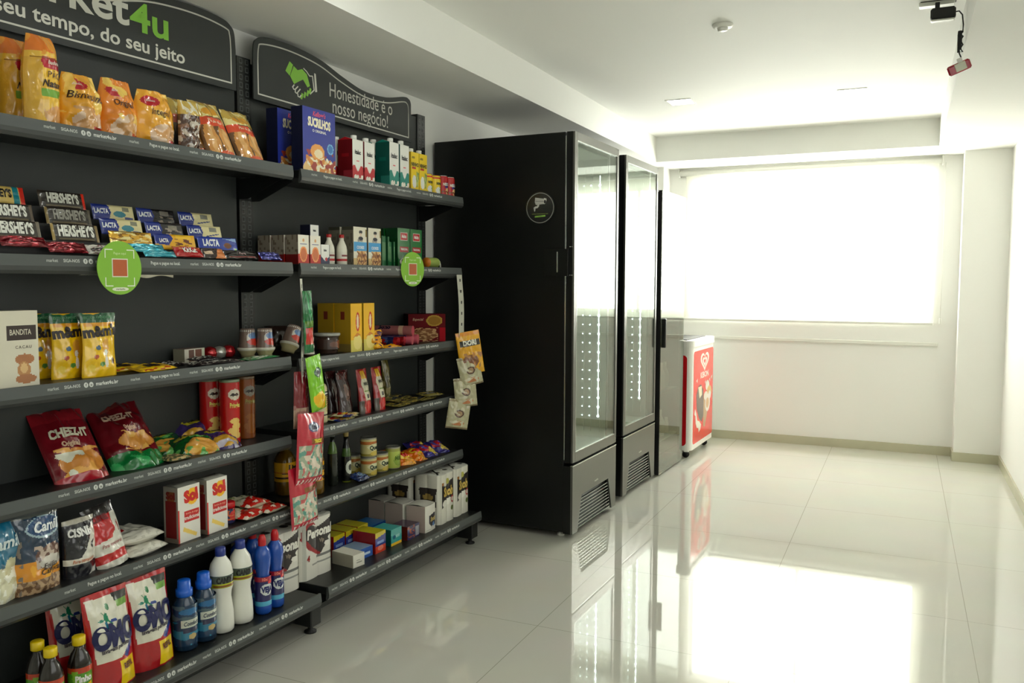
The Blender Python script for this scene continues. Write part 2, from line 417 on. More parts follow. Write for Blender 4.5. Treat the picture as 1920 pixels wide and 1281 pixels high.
#==SHELVES
PHI = .0321; NN = math.hypot(1, PHI)
ORG = Vector((-2.150+PHI*2.557, 2.557, 0))
EX = Vector((PHI, 1, 0))/NN; EY = Vector((-1, PHI, 0))/NN
RZ = math.atan2(1, PHI)
ZL = {'A': [1.762, 1.405, 1.052, .749, .480, .158], 'B': [1.757, 1.404, 1.039, .757, .477, .167]}
DXL = [0, .009, .024, .030, .004, -.104]
def wor(s, y, z): return ORG+EX*s+EY*y+Vector((0, 0, z))
LIP = .012
BK = .262                     # depth of the back panel face
def strip_text(mb, z, y, starts):
    S = lambda u, v: (u, y-.0012-.004*(1-v), z+v*.03)
    for s0, k in starts:
        mb.text(S, 'market', s0+.026, .5, .0090, 1, .03, (.74, .75, .73), 'carton', bold=.012, wx=.92)
        if k == 1:
            mb.text(S, 'SIGA-NOS', s0+.084, .5, .0088, 1, .03, (.76, .77, .75), 'carton', bold=.022, wx=.88)
            for q in (0, 1):
                cx = s0+.127+q*.017
                mb.decal(S, [(cx+.007*math.cos(a*PI/8), .5+.25*math.sin(a*PI/8)) for a in range(16)], (.80, .81, .79), off=.0005)
                mb.text(S, 'fo'[q], cx, .48, .008, 1, .03, (.3, .31, .3), 'carton', bold=.03, off=.0009)
            mb.text(S, 'market4u.br', s0+.196, .5, .0108, 1, .03, (.86, .87, .85), 'carton', bold=.018, wx=.97)
        else:
            mb.text(S, 'Pegue e pague no local.', s0+.138, .5, .0100, 1, .03, (.82, .83, .81), 'carton', bold=.016, wx=.84)
def shelving(sec, s0, s1, label, starts):
    r = empty('shelving_unit', ORG, RZ); tag(r, label, 'shelving', 'black gondola shelving along the wall')
    posts = (s0-.02, s1+.02) if sec == 'B' else (s0-.02,)
    # perforated back panel
    MB().box(s0+.015, BK, .12, s1-.015, BK+.012, 2.19, m='blk2').build('back_panel', r)
    px = [s0-.022, s1+.022]
    for q, p in enumerate(px):
        if sec == 'A' and q == 1: continue
        b = MB().box(p-.036, BK-.004, 0, p-.030, BK+.05, 2.205, m='blk').box(p+.030, BK-.004, 0, p+.036, BK+.05, 2.205, m='blk').box(p-.036, BK-.006, 0, p+.036, BK-.003, 2.205, m='blk')
        for x in (-.016, .016):                      # slot rows
            z = .2
            while z < 2.19:
                b.box(p+x-.008, BK-.0068, z-.001, p+x+.008, BK-.0058, z+.019, m='strip')
                b.box(p+x-.005, BK-.0074, z+.002, p+x+.005, BK-.0064, z+.016, m='gasket'); z += .03
        b.build('upright', r)
        f = MB().box(p-.03, -.06, .03, p+.03, BK, .115, m='blk', bev=.004)
        f.build('base_leg', r)
        MB().lathe([(.024, 0), (.024, .006), (.010, .012), (.010, .034)], m='rubber', cx=p, cy=-.03, seg=14).build('foot', r)
    for lv in range(6):
        z = ZL[sec][lv]; y = DXL[lv]; zt = z+LIP
        sh = MB().box(s0, y+.004, zt-.03, s1, BK-.004, zt, m='blk', bev=.002)
        sh.build('shelf_board', r)
        b = MB().prism([(y, z+.0155), (y-.005, z-.015), (y-.004, z-.027), (y+.004, z-.036), (y+.012, z-.036), (y+.006, z+.0155)], s0-.004, s1+.004, m='lip', axis='x')
        st = b.build('shelf_lip', r)
        b = MB().faces([(s0-.004, y-.0055, z-.015), (s1+.004, y-.0055, z-.015), (s1+.004, y-.0012, z+.015), (s0-.004, y-.0012, z+.015)], [(0, 1, 2, 3)], m='strip')
        ps = b.build('price_strip', r)
        tb = MB(); strip_text(tb, z-.015, y, [q for q in starts[lv] if q[0] > s0-.0 and q[0]+.24 < s1+.01]); tb.build('strip_lettering', ps)
        for q in (s0+.004, s1-.007):                # gusset brackets at both ends
            d = .2 if lv < 5 else .25
            MB().prism([(BK-.008, zt-.032), (y+.05, zt-.032), (y+.05, zt-.045), (BK-.05, zt-.11), (BK-.008, zt-.11)], q, q+.003, m='blk', axis='x').build('bracket', r)
    MB().box(s0, .02, .04, s1, BK, .06, m='blk').build('base_tray', r)
    return r
r1 = lambda a: [(a+.25*i, 1) for i in range(-6, 8)]
mix = [(-1.272, 2), (-1.012, 1), (-.744, 2), (-.518, 1), (-.231, 2)]
mixb = [(.07, 2), (.325, 1), (.57, 2), (.80, 1), (1.03, 2)]
shelf_a = shelving('A', -1.205, -.026, 'black metal shelving bay with the chocolate and cleaning goods, nearest to the viewer', [mix, mix, mix, r1(-.987), [(-.997, 2), (-.77, 1), (-.527, 1), (-.28, 1)], r1(-.86)])
shelf_b = shelving('B', .026, 1.232, 'black metal shelving bay beside the tall black cooler', [mixb, mixb, mixb, r1(.09), r1(.07), r1(.03)])

# header boards
def board(name, outline, inset, loc_s, label, extra):
    r = empty(name, wor(loc_s, .235, 2.05), RZ); tag(r, label, 'sign')
    MB().prism([(a-loc_s, z-2.05) for a, z in outline], -.003, .003, m='blk2').build('board', r)
    b = MB(); pts = [(a-loc_s, z-2.05) for a, z in inset]; n = len(pts); w = .0028
    for i in range(n):
        p, q = Vector(pts[i]), Vector(pts[(i+1) % n]); d = (q-p).normalized(); m_ = Vector((-d.y, d.x))*w; e = d*w
        v = [(p-e+m_), (p-e-m_), (q+e-m_), (q+e+m_)]
        b.faces([(x.x, -.0036, x.y) for x in v], [(0, 1, 2, 3)], (.82, .82, .78), 'carton')
    b.build('outline', r)
    extra(r, lambda u, v: (u-loc_s, -.0034, v-2.05))
    return r
def curve_top(pts, n=8):
    out = []
    P = [pts[0]]+pts+[pts[-1]]
    for i in range(1, len(P)-2):
        for k in range(n):
            t_ = k/n; a = []
            for c in (0, 1):
                p0, p1, p2, p3 = P[i-1][c], P[i][c], P[i+1][c], P[i+2][c]
                a.append(.5*(2*p1+(p2-p0)*t_+(2*p0-5*p1+4*p2-p3)*t_*t_+(3*p1-p0-3*p2+p3)*t_**3))
            out.append(tuple(a))
    return out+[pts[-1]]
topB = curve_top([(.030, 2.20), (.036, 2.262), (.055, 2.286), (.09, 2.300), (.18, 2.308), (.30, 2.306), (.437, 2.290), (.581, 2.252), (.736, 2.222), (.904, 2.226), (1.06, 2.258), (1.105, 2.255), (1.122, 2.238), (1.124, 2.20)])
outB = [(1.124, 2.044), (.030, 2.052)]+topB
topBi = curve_top([(.055, 2.20), (.060, 2.252), (.078, 2.270), (.18, 2.281), (.30, 2.279), (.43, 2.264), (.575, 2.226), (.733, 2.197), (.90, 2.200), (1.05, 2.232), (1.085, 2.231), (1.098, 2.215), (1.1, 2.18)])
inB = [(1.1, 2.066), (.055, 2.076)]+topBi
def exB(r, S):
    b = MB()
    b.text(S, 'Honestidade é o', .722, 2.176, .061, 1, 1, (.80, .80, .76), 'carton', bold=.0, wx=.82, res=3)
    b.text(S, 'nosso negócio!', .715, 2.110, .061, 1, 1, (.80, .80, .76), 'carton', bold=.0, wx=.80, res=3)
    b.build('lettering', r)
    b = MB(); g = (.52, .76, .25); w = (.84, .84, .80)
    def pl(p, c, off=.0004): b.decal(S, [(.302+x*.092, 2.175+y*.066) for x, y in p], c, off=off)
    pl([(-1.0, .35), (-.72, 1.0), (-.5, .85), (-.72, .12)], g)
    pl([(-.70, .12), (-.46, .8), (-.2, .62), (.1, .78), (.42, .55), (.62, -.12), (.45, -.25), (.15, .15), (-.2, -.1), (-.45, -.3)], g, .0005)
    for i, (x, y) in enumerate(((.02, -.95), (.22, -.82), (.42, -.66), (.58, -.48))):
        pl([(x-.07, y-.12), (x+.05, y-.16), (x+.14, y+.2), (x+.02, y+.26)], g, .0006+i*.0001)
    pl([(.92, .78), (1.04, .76), (1.12, -.35), (.98, -.4)], w)
    def ln(p, wd=.035):
        for i in range(len(p)-1):
            a, c = Vector(p[i]), Vector(p[i+1]); d = (c-a).normalized()*wd; n_ = Vector((-d.y, d.x))
            pl([tuple(a+n_-d*.5), tuple(a-n_-d*.5), tuple(c-n_+d*.5), tuple(c+n_+d*.5)], w, .0007)
    ln([(.2, .85), (.4, .72), (.6, .5), (.8, .55), (.9, -.3), (.62, -.62)])
    ln([(-.45, -.35), (-.55, -.5), (-.48, -.62), (-.38, -.6), (-.2, -.38)]); ln([(-.38, -.62), (-.38, -.78), (-.28, -.82), (-.05, -.5)]); ln([(-.22, -.82), (-.2, -.98), (-.08, -1.0), (.0, -.86)])
    b.build('handshake_symbol', r)
board('header_board', outB, inB, .575, 'dark curved header board with a handshake symbol above the bay beside the cooler', exB)
mir = lambda L: [(-.575-(a-.575)+ -.03, z+.012) for a, z in L][::-1]
def exA(r, S):
    b = MB()
    b.text(S, 'market', -.775, 2.222, .098, 1, 1, (.82, .82, .78), 'carton', bold=.022, wx=1.18, sp=1.02, res=4)
    b.build('brand_lettering', r)
    b = MB(); b.text(S, '4u', -.445, 2.212, .092, 1, 1, (.50, .74, .25), 'carton', bold=.02, wx=1.22, res=4); b.build('green_lettering', r)
    b = MB(); b.text(S, 'seu tempo, do seu jeito', -.640, 2.126, .043, 1, 1, (.82, .82, .78), 'carton', bold=.018, wx=1.15, res=3); b.build('slogan_lettering', r)
board('header_board', mir(outB), mir(inB), -.605, 'dark curved header board with large pale and green lettering above the bread shelf', exA)

# round green payment signs clipped to the shelf edge (the code itself is left blank)
def green_sign(s, z, label, tilt):
    r = empty('shelf_talker', wor(s, -.014, z), RZ+tilt)
    b = MB(); E = [(.075*math.cos(2*PI*i/40), .078*math.sin(2*PI*i/40)) for i in range(40)]
    b.prism(E, -.001, .001, (.53, .73, .28), 'dull').build('disc', r)
    b = MB(); S = lambda u, v: (u, -.0012, v)
    for sx in (-1, 1):
        for sz in (-1, 1):
            x, z_ = sx*.050, sz*.054
            b.faces([(x, -.0018, z_), (x-sx*.026, -.0018, z_), (x-sx*.026, -.0018, z_-sz*.003), (x, -.0018, z_-sz*.003)], [(0, 1, 2, 3)], (.9, .92, .84))
            b.faces([(x, -.0018, z_), (x, -.0018, z_-sz*.026), (x-sx*.003, -.0018, z_-sz*.026), (x-sx*.003, -.0018, z_)], [(0, 1, 2, 3)], (.9, .92, .84))
    b.faces([(-.027, -.0017, -.027), (.027, -.0017, -.027), (.027, -.0017, .027), (-.027, -.0017, .027)], [(0, 1, 2, 3)], (.88, .88, .80))
    b.faces([(-.024, -.0021, -.024), (.024, -.0021, -.024), (.024, -.0021, .024), (-.024, -.0021, .024)], [(0, 1, 2, 3)], (.70, .34, .14))
    P = [(.020*math.cos(a)+(.008 if math.cos(a) > 0 else -.008)-.0, .0055*math.sin(a)-.062) for a in [2*PI*i/20 for i in range(20)]]
    b.faces([(x, -.0018, z_) for x, z_ in P], [tuple(range(20))], (.88, .90, .80))
    b.text(S, 'market4u', 0, -.062, .0055, 1, 1, (.25, .3, .2), 'carton', bold=.01, off=.0009)
    b.text(S, 'Pague aqui', 0, .042, .007, 1, 1, (.80, .88, .62), 'carton', bold=.01, off=.0009)
    b.build('print', r)
    MB().box(-.012, .001, .0, .012, .012, .02, m='blk', bev=.002).build('clip', r)
    tag(r, label, 'sign', 'round green payment signs'); return r
green_sign(-.789, 1.388, 'round green payment sign on the shelf edge under the chocolate bars', 0)
green_sign(.756, 1.406, 'round green payment sign on the shelf edge below the coffee boxes', -.18)

#==FRIDGES
def cooler(loc, rz, w, h, d, label, hinge, xin):
    r = empty('display_cooler', loc, rz); tag(r, label, 'cooler', 'upright glass-door drink coolers')
    # local: x along the front (0..w), y into the wall, z up; door is 45 mm thick from y=0
    T = .03; dz = .418; dd = .045
    b = MB()
    b.box(0, dd+.008, .035, T, d, h, m='fridge', bev=.003).box(w-T, dd+.008, .035, w, d, h, m='fridge', bev=.003)
    b.box(T, d-T, .035, w-T, d, h, m='fridge').box(T, dd+.008, h-.05, w-T, d-T, h, m='fridge')
    b.box(T, dd+.01, .035, w-T, d-T, dz-.005, m='fridge')
    b.build('cabinet', r)
    b = MB()
    b.box(T, dd+.012, dz-.004, T+.004, d-T, h-.051, m='inner').box(w-T-.004, dd+.012, dz-.004, w-T, d-T, h-.051, m='inner')
    b.box(T+.004, d-T-.004, dz-.004, w-T-.004, d-T, h-.051, m='inner').box(T+.004, dd+.012, dz-.004, w-T-.004, d-T-.004, dz+.012, m='inner').box(T+.004, dd+.012, h-.056, w-T-.004, d-T-.004, h-.051, m='inner')
    b.build('liner', r)
    # kick panel with louvred grille
    b = MB(); k0, k1, g0, g1, gz0, gz1 = .028, dz-.03, .12*w, .90*w, .04, .215
    b.prism([(0, k0), (g0*.9, k0), (g0+.05, gz1), (g1-.06, gz1), (g1, k0), (w, k0), (w, k1), (0, k1)], .0, .012, m='grey')
    b.build('kick_panel', r)
    b = MB().prism([(g0*.9, k0), (g1, k0), (g1-.06, gz1), (g0+.05, gz1)], .03, .034, m='gasket')
    n = 9
    for i in range(n):
        z = gz0+.002+i*(gz1-gz0-.01)/n; f = (z-k0)/(gz1-k0); x0 = g0*.9+(g0*.1+.05)*f; x1 = g1-.06*f
        b.box(x0, .005, z, x1, .018, z+.0028, m='chrome')
    b.build('grille', r)
    MB().box(0, .012, k0, .004, dd+.008, k1, m='fridge').build('kick_panel_side', r); MB().box(w-.004, .012, k0, w, dd+.008, k1, m='fridge').build('kick_panel_side', r)
    b = MB().box(0, -.002, k1, w, .012, k1+.006, m='chrome'); b.build('trim', r)
    MB().text(lambda u, v: (u, -.0006, v), 'metalfrio', .52*w, .248, .011, 1, 1, (.85, .86, .82), 'carton', bold=.01).build('brand_lettering', r)
    # door
    fw = .036; z0, z1 = dz-.012, h
    b = MB()
    b.box(0, 0, z0, fw, .012, z1, m='grey', bev=.002).box(w-fw*.8, 0, z0, w, .012, z1, m='grey', bev=.002)
    b.box(fw, 0, z0, w-fw*.8, .012, z0+.055, m='grey').box(fw, 0, z1-.042, w-fw*.8, .012, z1, m='grey')
    dr = b.build('door', r)
    b = MB().box(0, .012, z0, .02, dd, z1, m='fridge').box(w-.02, .012, z0, w, dd, z1, m='fridge').box(.02, .012, z0, w-.02, dd, z0+.03, m='fridge').box(.02, .012, z1-.03, w-.02, dd, z1, m='fridge')
    b.build('door_edge', dr)
    MB().box(fw-.004, .004, z0+.05, w-fw*.8+.004, .008, z1-.038, m='glass').build('glass', dr)
    b = MB().box(fw-.002, -.001, z0+.053, fw+.003, .003, z1-.042, m='chrome').box(fw, -.001, z0+.053, w-fw*.8, .003, z0+.057, m='chrome').box(fw, -.001, z1-.046, w-fw*.8, .003, z1-.042, m='chrome')
    b.build('glass_bead', dr)
    if hinge:
        b = MB().box(-.012, .03, 1.38, 0, .16, 1.52, m='fridge', bev=.002).box(-.0135, .086, 1.40, -.012, .092, 1.505, m='chrome')
        b.build('lock_bracket', r)
        b = MB()
        for yy, zz in ((.012, 1.385), (.022, 1.385), (.012, 1.53), (.022, 1.53)):
            b.lathe([(.0028, 0), (.0028, .002)], m='chrome', seg=8)
            for i in range(16): b.v[-16+i] = (-.002-b.v[-16+i][2], yy+b.v[-16+i][0], zz+b.v[-16+i][1])
        b.build('screw', r)
        MB().box(-.001, dd+.001, .42, .0, dd+.006, h-.02, m='chrome').build('seam_trim', r)
    # LED strip on the far inner side wall; weaker columns imitate its reflections
    for q, (yy, rr) in enumerate(((.10, .0046), (.155, .0019), (.20, .0013))):
        s = MB().box(w-T-.010, yy-.009, dz+.05, w-T-.004, yy+.009, h-.10, m='inner').build('led_or_reflection_strip', r)
        b = MB(); z = .56+.0*q
        while z < h-.15:
            b.box(w-T-.0125, yy-rr, z-rr, w-T-.010, yy+rr, z+rr, m='led'); z += .054
        if q == 0: b.box(w-T-.0105, yy-.0007, .56, w-T-.010, yy+.0007, h-.15, m='led')  # continuous glowing line stands in for the glare around the diodes
        b.build('led_or_reflection_dots', s)
    b = MB()
    for zz in (.92, 1.35, 1.72):
        for yy in (.10, .2, .3, .4, .5, .6):
            b.tube([(T+.006, yy, zz), (w*.38, yy, zz)], .002, m='chrome', seg=5)
        b.tube([(w*.38, .08, zz), (w*.38, d-.06, zz)], .003, m='chrome', seg=5)
    for xx in (.06, w-.06):
        for yy in (.09, d-.08):
            MB().lathe([(.020, .0), (.020, .012), (.012, .014), (.012, .036)], m='whitepl' if yy < .1 and xx < .1 else 'rubber', cx=xx, cy=yy, seg=12).build('foot', r)
    return r
RF = PI/2-.0285
c1 = cooler((-1.536, 4.079, 0), RF, .671, 2.114, .836, 'tall black glass-door drink cooler standing next to the shelving', True, 1)
c2 = cooler((-1.537, 4.955, 0), RF, .66, 2.114, .81, 'black glass-door drink cooler between the first cooler and the mirrored one', False, 2)
# round camera sticker on the side of the first cooler
r = empty('round_sticker', (-1.726, 4.0785, 1.733)); r.rotation_euler = (0, 0, -.0285)
Rr = .078
MB().faces([(Rr*1.08*math.cos(2*PI*i/40), -.0012, Rr*1.08*math.sin(2*PI*i/40)) for i in range(40)], [tuple(range(40))], (.13, .13, .13), 'gloss').build('disc', r)
b = MB()
ring = [(k*math.cos(2*PI*i/40), -.0018, k*math.sin(2*PI*i/40)) for k in (Rr, Rr-.003) for i in range(40)]
b.faces(ring, [(i, (i+1) % 40, 40+(i+1) % 40, 40+i) for i in range(40)], (.62, .62, .6))
S = lambda u, v: (u, -.0016, v)
g = (.78, .78, .75)
b.decal(S, [(-.028, .054), (.022, .046), (.024, .020), (-.024, .016), (-.030, .030)], g)
b.decal(S, [(.022, .050), (.036, .047), (.037, .040), (.032, .022), (.022, .018)], (.86, .86, .83), off=.0008)
b.decal(S, [(.028+.006*math.cos(i*PI/6), .031+.010*math.sin(i*PI/6)) for i in range(12)], (.12, .12, .12), off=.0012)
b.decal(S, [(-.026, .036), (.020, .034), (.020, .032), (-.026, .034)], (.3, .3, .3), off=.001)
b.decal(S, [(-.014, .018), (-.004, .019), (-.006, .008), (-.014, .0), (-.026, -.002), (-.028, -.016), (-.033, -.018), (-.037, .002), (-.028, .008), (-.018, .009)], g)
b.text(S, 'LOCAL MONITORADO 24H', 0, -.031, .0052, 1, 1, (.62, .68, .35), 'carton', bold=.0, wx=1.0)
b.decal(S, [(-.030, -.049), (.030, -.045), (.030, -.037), (-.030, -.041)], (.55, .74, .30))
b.text(S, 'SORRIA', 0, -.043, .0045, 1, 1, (.3, .42, .15), 'carton', off=.0012)
b.build('print', r)
tag(r, 'round dark sticker with a surveillance camera symbol on the side of the first cooler', 'sticker')

# third cabinet: full-height mirrored door
r = empty('mirrored_cooler', (-1.503, 5.689, 0), RF); tag(r, 'slimmer cooler with a full-height mirrored door next to the ice cream freezer', 'cooler')
w, h, d = .592, 1.974, .70
b = MB().box(0, .03, .02, .03, d, h-.01, m='fridge').box(w-.03, .03, .02, w, d, h-.01, m='fridge').box(.03, d-.03, .02, w-.03, d, h-.01, m='fridge')
b.box(.03, .03, h-.04, w-.03, d-.03, h-.01, m='fridge').box(.03, .03, .02, w-.03, d-.03, .06, m='fridge'); b.build('cabinet', r)
b = MB().box(.03, .2, .06, w-.03, .204, h-.04, m='inner'); b.build('liner', r)
MB().box(0, .001, .012, w, .005, h, m='dglass').build('door', r)
MB().box(0, .006, .012, .012, .03, h, m='gasket').box(w-.012, .006, .012, w, .03, h, m='gasket').build('door_edge', r)
MB().box(.008, -.03, .90, .032, 0, 1.10, m='fridge', bev=.004).build('handle', r)
for zz in (.56, .22): MB().box(.03, .035, zz, w-.03, .2, zz+.01, m='inner').build('shelf', r)
b = MB().box(.03, .04, .01, w-.03, .3, .02, m='rubber'); b.build('foot', r)
proto = None
for i, (x, zz, hh) in enumerate(((.10, .57, .20), (.18, .57, .21), (.27, .57, .2), (.36, .57, .2), (.14, .23, .17), (.26, .23, .20), (.42, .23, .12))):
    k = hh/.2
    o = MB().lathe([(.026*k, 0), (.03*k, .004), (.03*k, .11*k), (.012, .15*k), (.012, .19*k)], (.95, .94, .88), 'plast', seg=16)
    o = o.build('bottle'); o.location = r.matrix_basis @ Vector((x, .075, zz+.0105)) ; o.rotation_euler = (0, 0, 0)
    tag(o, ('pale bottle on the upper shelf behind the mirrored door' if i < 4 else 'pale bottle on the low shelf behind the mirrored door'), 'bottle', ('bottles on the upper shelf of the mirrored cooler' if i < 4 else 'bottles on the low shelf of the mirrored cooler'))

# ice cream chest freezer
r = empty('ice_cream_freezer', (-1.435, 6.358, 0), RF); tag(r, 'red and white chest freezer with ice cream pictures standing under the window end', 'freezer')
w, h, d = .702, .906, .42
def rrect(x0, z0, x1, z1, rr, n=5):
    out = []
    for cx, cz, a0 in ((x1-rr, z0+rr, -PI/2), (x1-rr, z1-rr, 0), (x0+rr, z1-rr, PI/2), (x0+rr, z0+rr, PI)):
        out += [(cx+rr*math.cos(a0+i*PI/2/n), cz+rr*math.sin(a0+i*PI/2/n)) for i in range(n+1)]
    return out
MB().prism([(x, y) for x, y in rrect(0, 0, w, d, .04)], .065, h-.05, m='whitepl', axis='z').build('body', r)
MB().prism([(x, y) for x, y in rrect(-.008, -.008, w+.008, d+.008, .045)], h-.05, h, m='whitepl', axis='z').build('lid_frame', r)
MB().box(.06, .06, h, w-.06, d-.05, h+.006, m='gasket').build('lid', r)
b = MB().prism(rrect(.045, .105, w-.03, h-.085, .03), -.0015, 0, (.86, .16, .13), 'gloss')
PS = lambda u, v: (.045+u*.627, -.0016, .105+v*.716)
S = PS
def heart(k0, k1, cz):
    n = 32; P = []
    for k in (k0, k1):
        for i in range(n):
            t_ = 2*PI*i/n; P.append((.045+.627*.54+k*math.sin(t_)**3, -.0022, cz+k*.62*(13*math.cos(t_)-5*math.cos(2*t_)-2*math.cos(3*t_)-math.cos(4*t_))/16+ .01))
    b.faces(P, [(i, (i+1) % n, n+(i+1) % n, n+i) for i in range(n)], (.95, .92, .87), 'gloss')
heart(.135, .095, .72); heart(.070, .035, .715)
b.text(S, 'KIBON', .54, .715, .045, .627, .716, (.95, .92, .87), 'gloss', bold=.03, wx=1.35)
def fp(pts, c, off): b.decal(S, pts, c, 'gloss', off)
def el(cx, cy, rx, ry, c, off): fp([(cx+rx*math.cos(i*PI/8), cy+ry*math.sin(i*PI/8)) for i in range(16)], c, off)
fp([(.14, .52), (.22, .60), (.36, .62), (.48, .55), (.52, .40), (.50, .25), (.42, .20), (.30, .24), (.16, .38)], (.36, .31, .28), .0005)
fp([(.22, .60), (.40, .60), (.42, .50), (.30, .47), (.26, .54)], (.88, .84, .70), .0010)
fp([(.50, .14), (.60, .12), (.84, .44), (.80, .52), (.52, .50)], (.74, .60, .44), .0006)
el(.70, .58, .10, .06, (.94, .91, .84), .0010); el(.80, .50, .13, .07, (.84, .66, .40), .0011); el(.62, .47, .10, .05, (.94, .91, .84), .0012)
el(.72, .38, .13, .10, (.95, .92, .87), .0013); el(.71, .38, .08, .06, (.80, .64, .46), .0014); el(.82, .46, .07, .05, (.95, .93, .88), .0015)
fp([(.05, .32), (.10, .30), (.12, .22), (.18, .16), (.26, .15), (.28, .10), (.36, .12), (.40, .17), (.30, .22), (.20, .24), (.15, .32), (.08, .38)], (.93, .90, .84), .0012)
for x_, y_ in ((.12, .68), (.88, .66), (.78, .64), (.55, .63)): fp([(x_, y_), (x_+.07, y_+.02), (x_+.05, y_-.03)], (.94, .84, .78), .0012)
b.build('front_panel', r)
MB().prism(rrect(.04, .10, d-.02, h-.11, .03), -.0015, 0, (.70, .08, .10), 'gloss', axis='x').build('side_panel', r)
for xx, yy in ((.06, .05), (w-.07, .05), (.06, d-.06), (w-.07, d-.06)):
    b = MB(); b.box(xx-.012, yy-.016, .045, xx+.012, yy+.016, .066, m='whitepl')
    b.tube([(xx-.01, yy+.004, .026), (xx+.01, yy+.004, .026)], .026, m='rubber', seg=14); b.build('caster', r)
#==PRODUCTS
def zs(sec, lv): return ZL[sec][lv]+LIP+.0005
def put(name, label, cat, group, sec, lv, s, ly, parts, yaw=0, dz=0):
    """parts: one MB (the thing is that mesh) or [(part name, MB, label or None)]"""
    p = wor(s, ly+DXL[lv], zs(sec, lv)+dz)
    if isinstance(parts, MB):
        o = parts.build(name, None, p, RZ+yaw)
    else:
        o = empty(name, p, RZ+yaw)
        for q in parts:
            c = q[1].build(q[0], o)
            if len(q) > 2 and q[2]: c['label'] = q[2]
    return tag(o, label, cat, group)
def again(o, label, sec, lv, s, ly, yaw=0, dz=0, tilt=None):
    c = copy_tree(o); c.location = wor(s, ly+DXL[lv], zs(sec, lv)+dz); c.rotation_euler = (0, 0, RZ+yaw)
    if label: c['label'] = label
    return c
def front(w, h): return lambda u, v: ((u-.5)*w, 0, v*h)
def side(w, d, h): return lambda u, v: (-w/2, d*(1-u), v*h)
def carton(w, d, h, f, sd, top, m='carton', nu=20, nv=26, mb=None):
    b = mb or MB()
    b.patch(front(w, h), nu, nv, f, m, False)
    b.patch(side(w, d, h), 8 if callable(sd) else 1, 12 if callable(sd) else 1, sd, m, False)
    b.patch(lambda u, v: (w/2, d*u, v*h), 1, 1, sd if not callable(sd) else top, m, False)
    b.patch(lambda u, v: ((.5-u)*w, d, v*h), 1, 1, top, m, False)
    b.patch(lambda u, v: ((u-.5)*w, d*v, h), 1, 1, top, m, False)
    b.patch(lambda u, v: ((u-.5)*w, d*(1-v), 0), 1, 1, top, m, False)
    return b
def lean(b, deg, about=(0, 0, 0), roll=0):
    b.T = Matrix.Translation(about) @ Matrix.Rotation(-math.radians(deg), 4, 'X') @ Matrix.Rotation(math.radians(roll), 4, 'Y'); return b
def bagS(w, h, d, seed=0, foot=.5, top=.0, crump=.004, waist=0, shoulder=.72, tw=1.0):
    def T(v):
        lo_ = foot+(1-foot)*min(1, v/.12)**.6
        hi = 1 if v < shoulder else max(0, 1-((v-shoulder)/(1-shoulder))**1.6)*(1-top)+top
        return lo_*hi
    def X(u, v):
        k = 1-waist*math.sin(PI*v)**2-(1-tw)*max(0, (v-.6)/.4)
        return (u-.5)*w*k
    def off(u, v, q):
        e = min(1, 6*u, 6*(1-u))
        return crump*e*(noise.noise(Vector((u*3.1+seed, v*4.3, q+seed*1.7)))*1.3+.6*noise.noise(Vector((u*8+seed, v*9, q))))
    def Fr(u, v):
        t_ = d/2*(max(0, math.sin(PI*min(1, max(0, u))))**.55)*T(min(1, max(0, v)))
        return (X(u, v)+off(u, v, 9)*.5, d/2-t_+off(u, v, 1), v*h)
    def Bk(u, v):
        t_ = d/2*(max(0, math.sin(PI*u))**.55)*T(v)
        return (X(1-u, v), d/2+t_+off(1-u, v, 1)*.0, v*h)
    return Fr, Bk
def bag(w, h, d, f, back, m='foil', nu=26, nv=34, mb=None, seal=None, **k):
    b = mb or MB(); Fr, Bk = bagS(w, h, d, **k)
    b.patch(Fr, nu, nv, f, m); b.patch(Bk, 10, 14, back, m)
    b.patch(lambda u, v: tuple(Vector(Fr(u, 0)).lerp(Vector(Bk(1-u, 0)), 1-v)), 10, 1, back, m)
    b.patch(lambda u, v: tuple(Vector(Fr(u, 1)).lerp(Vector(Bk(1-u, 1)), v)), 10, 1, back, m)
    return b, Fr
def cyl(r, z0, z1, cy=None):
    cy = r if cy is None else cy
    return lambda u, v: (r*math.sin((u-.5)*2*PI), cy-r*math.cos((u-.5)*2*PI), z0+v*(z1-z0))
def label_on(b, r, z0, z1, f, m='carton', a0=.15, a1=.85, nu=24, nv=10, cy=None):
    S = cyl(r+.0004, z0, z1, cy); S2 = lambda u, v: S(a0+(a1-a0)*u, v)
    b.patch(S2, nu, nv, f, m); return S, S2
WHT = (.93, .93, .90)

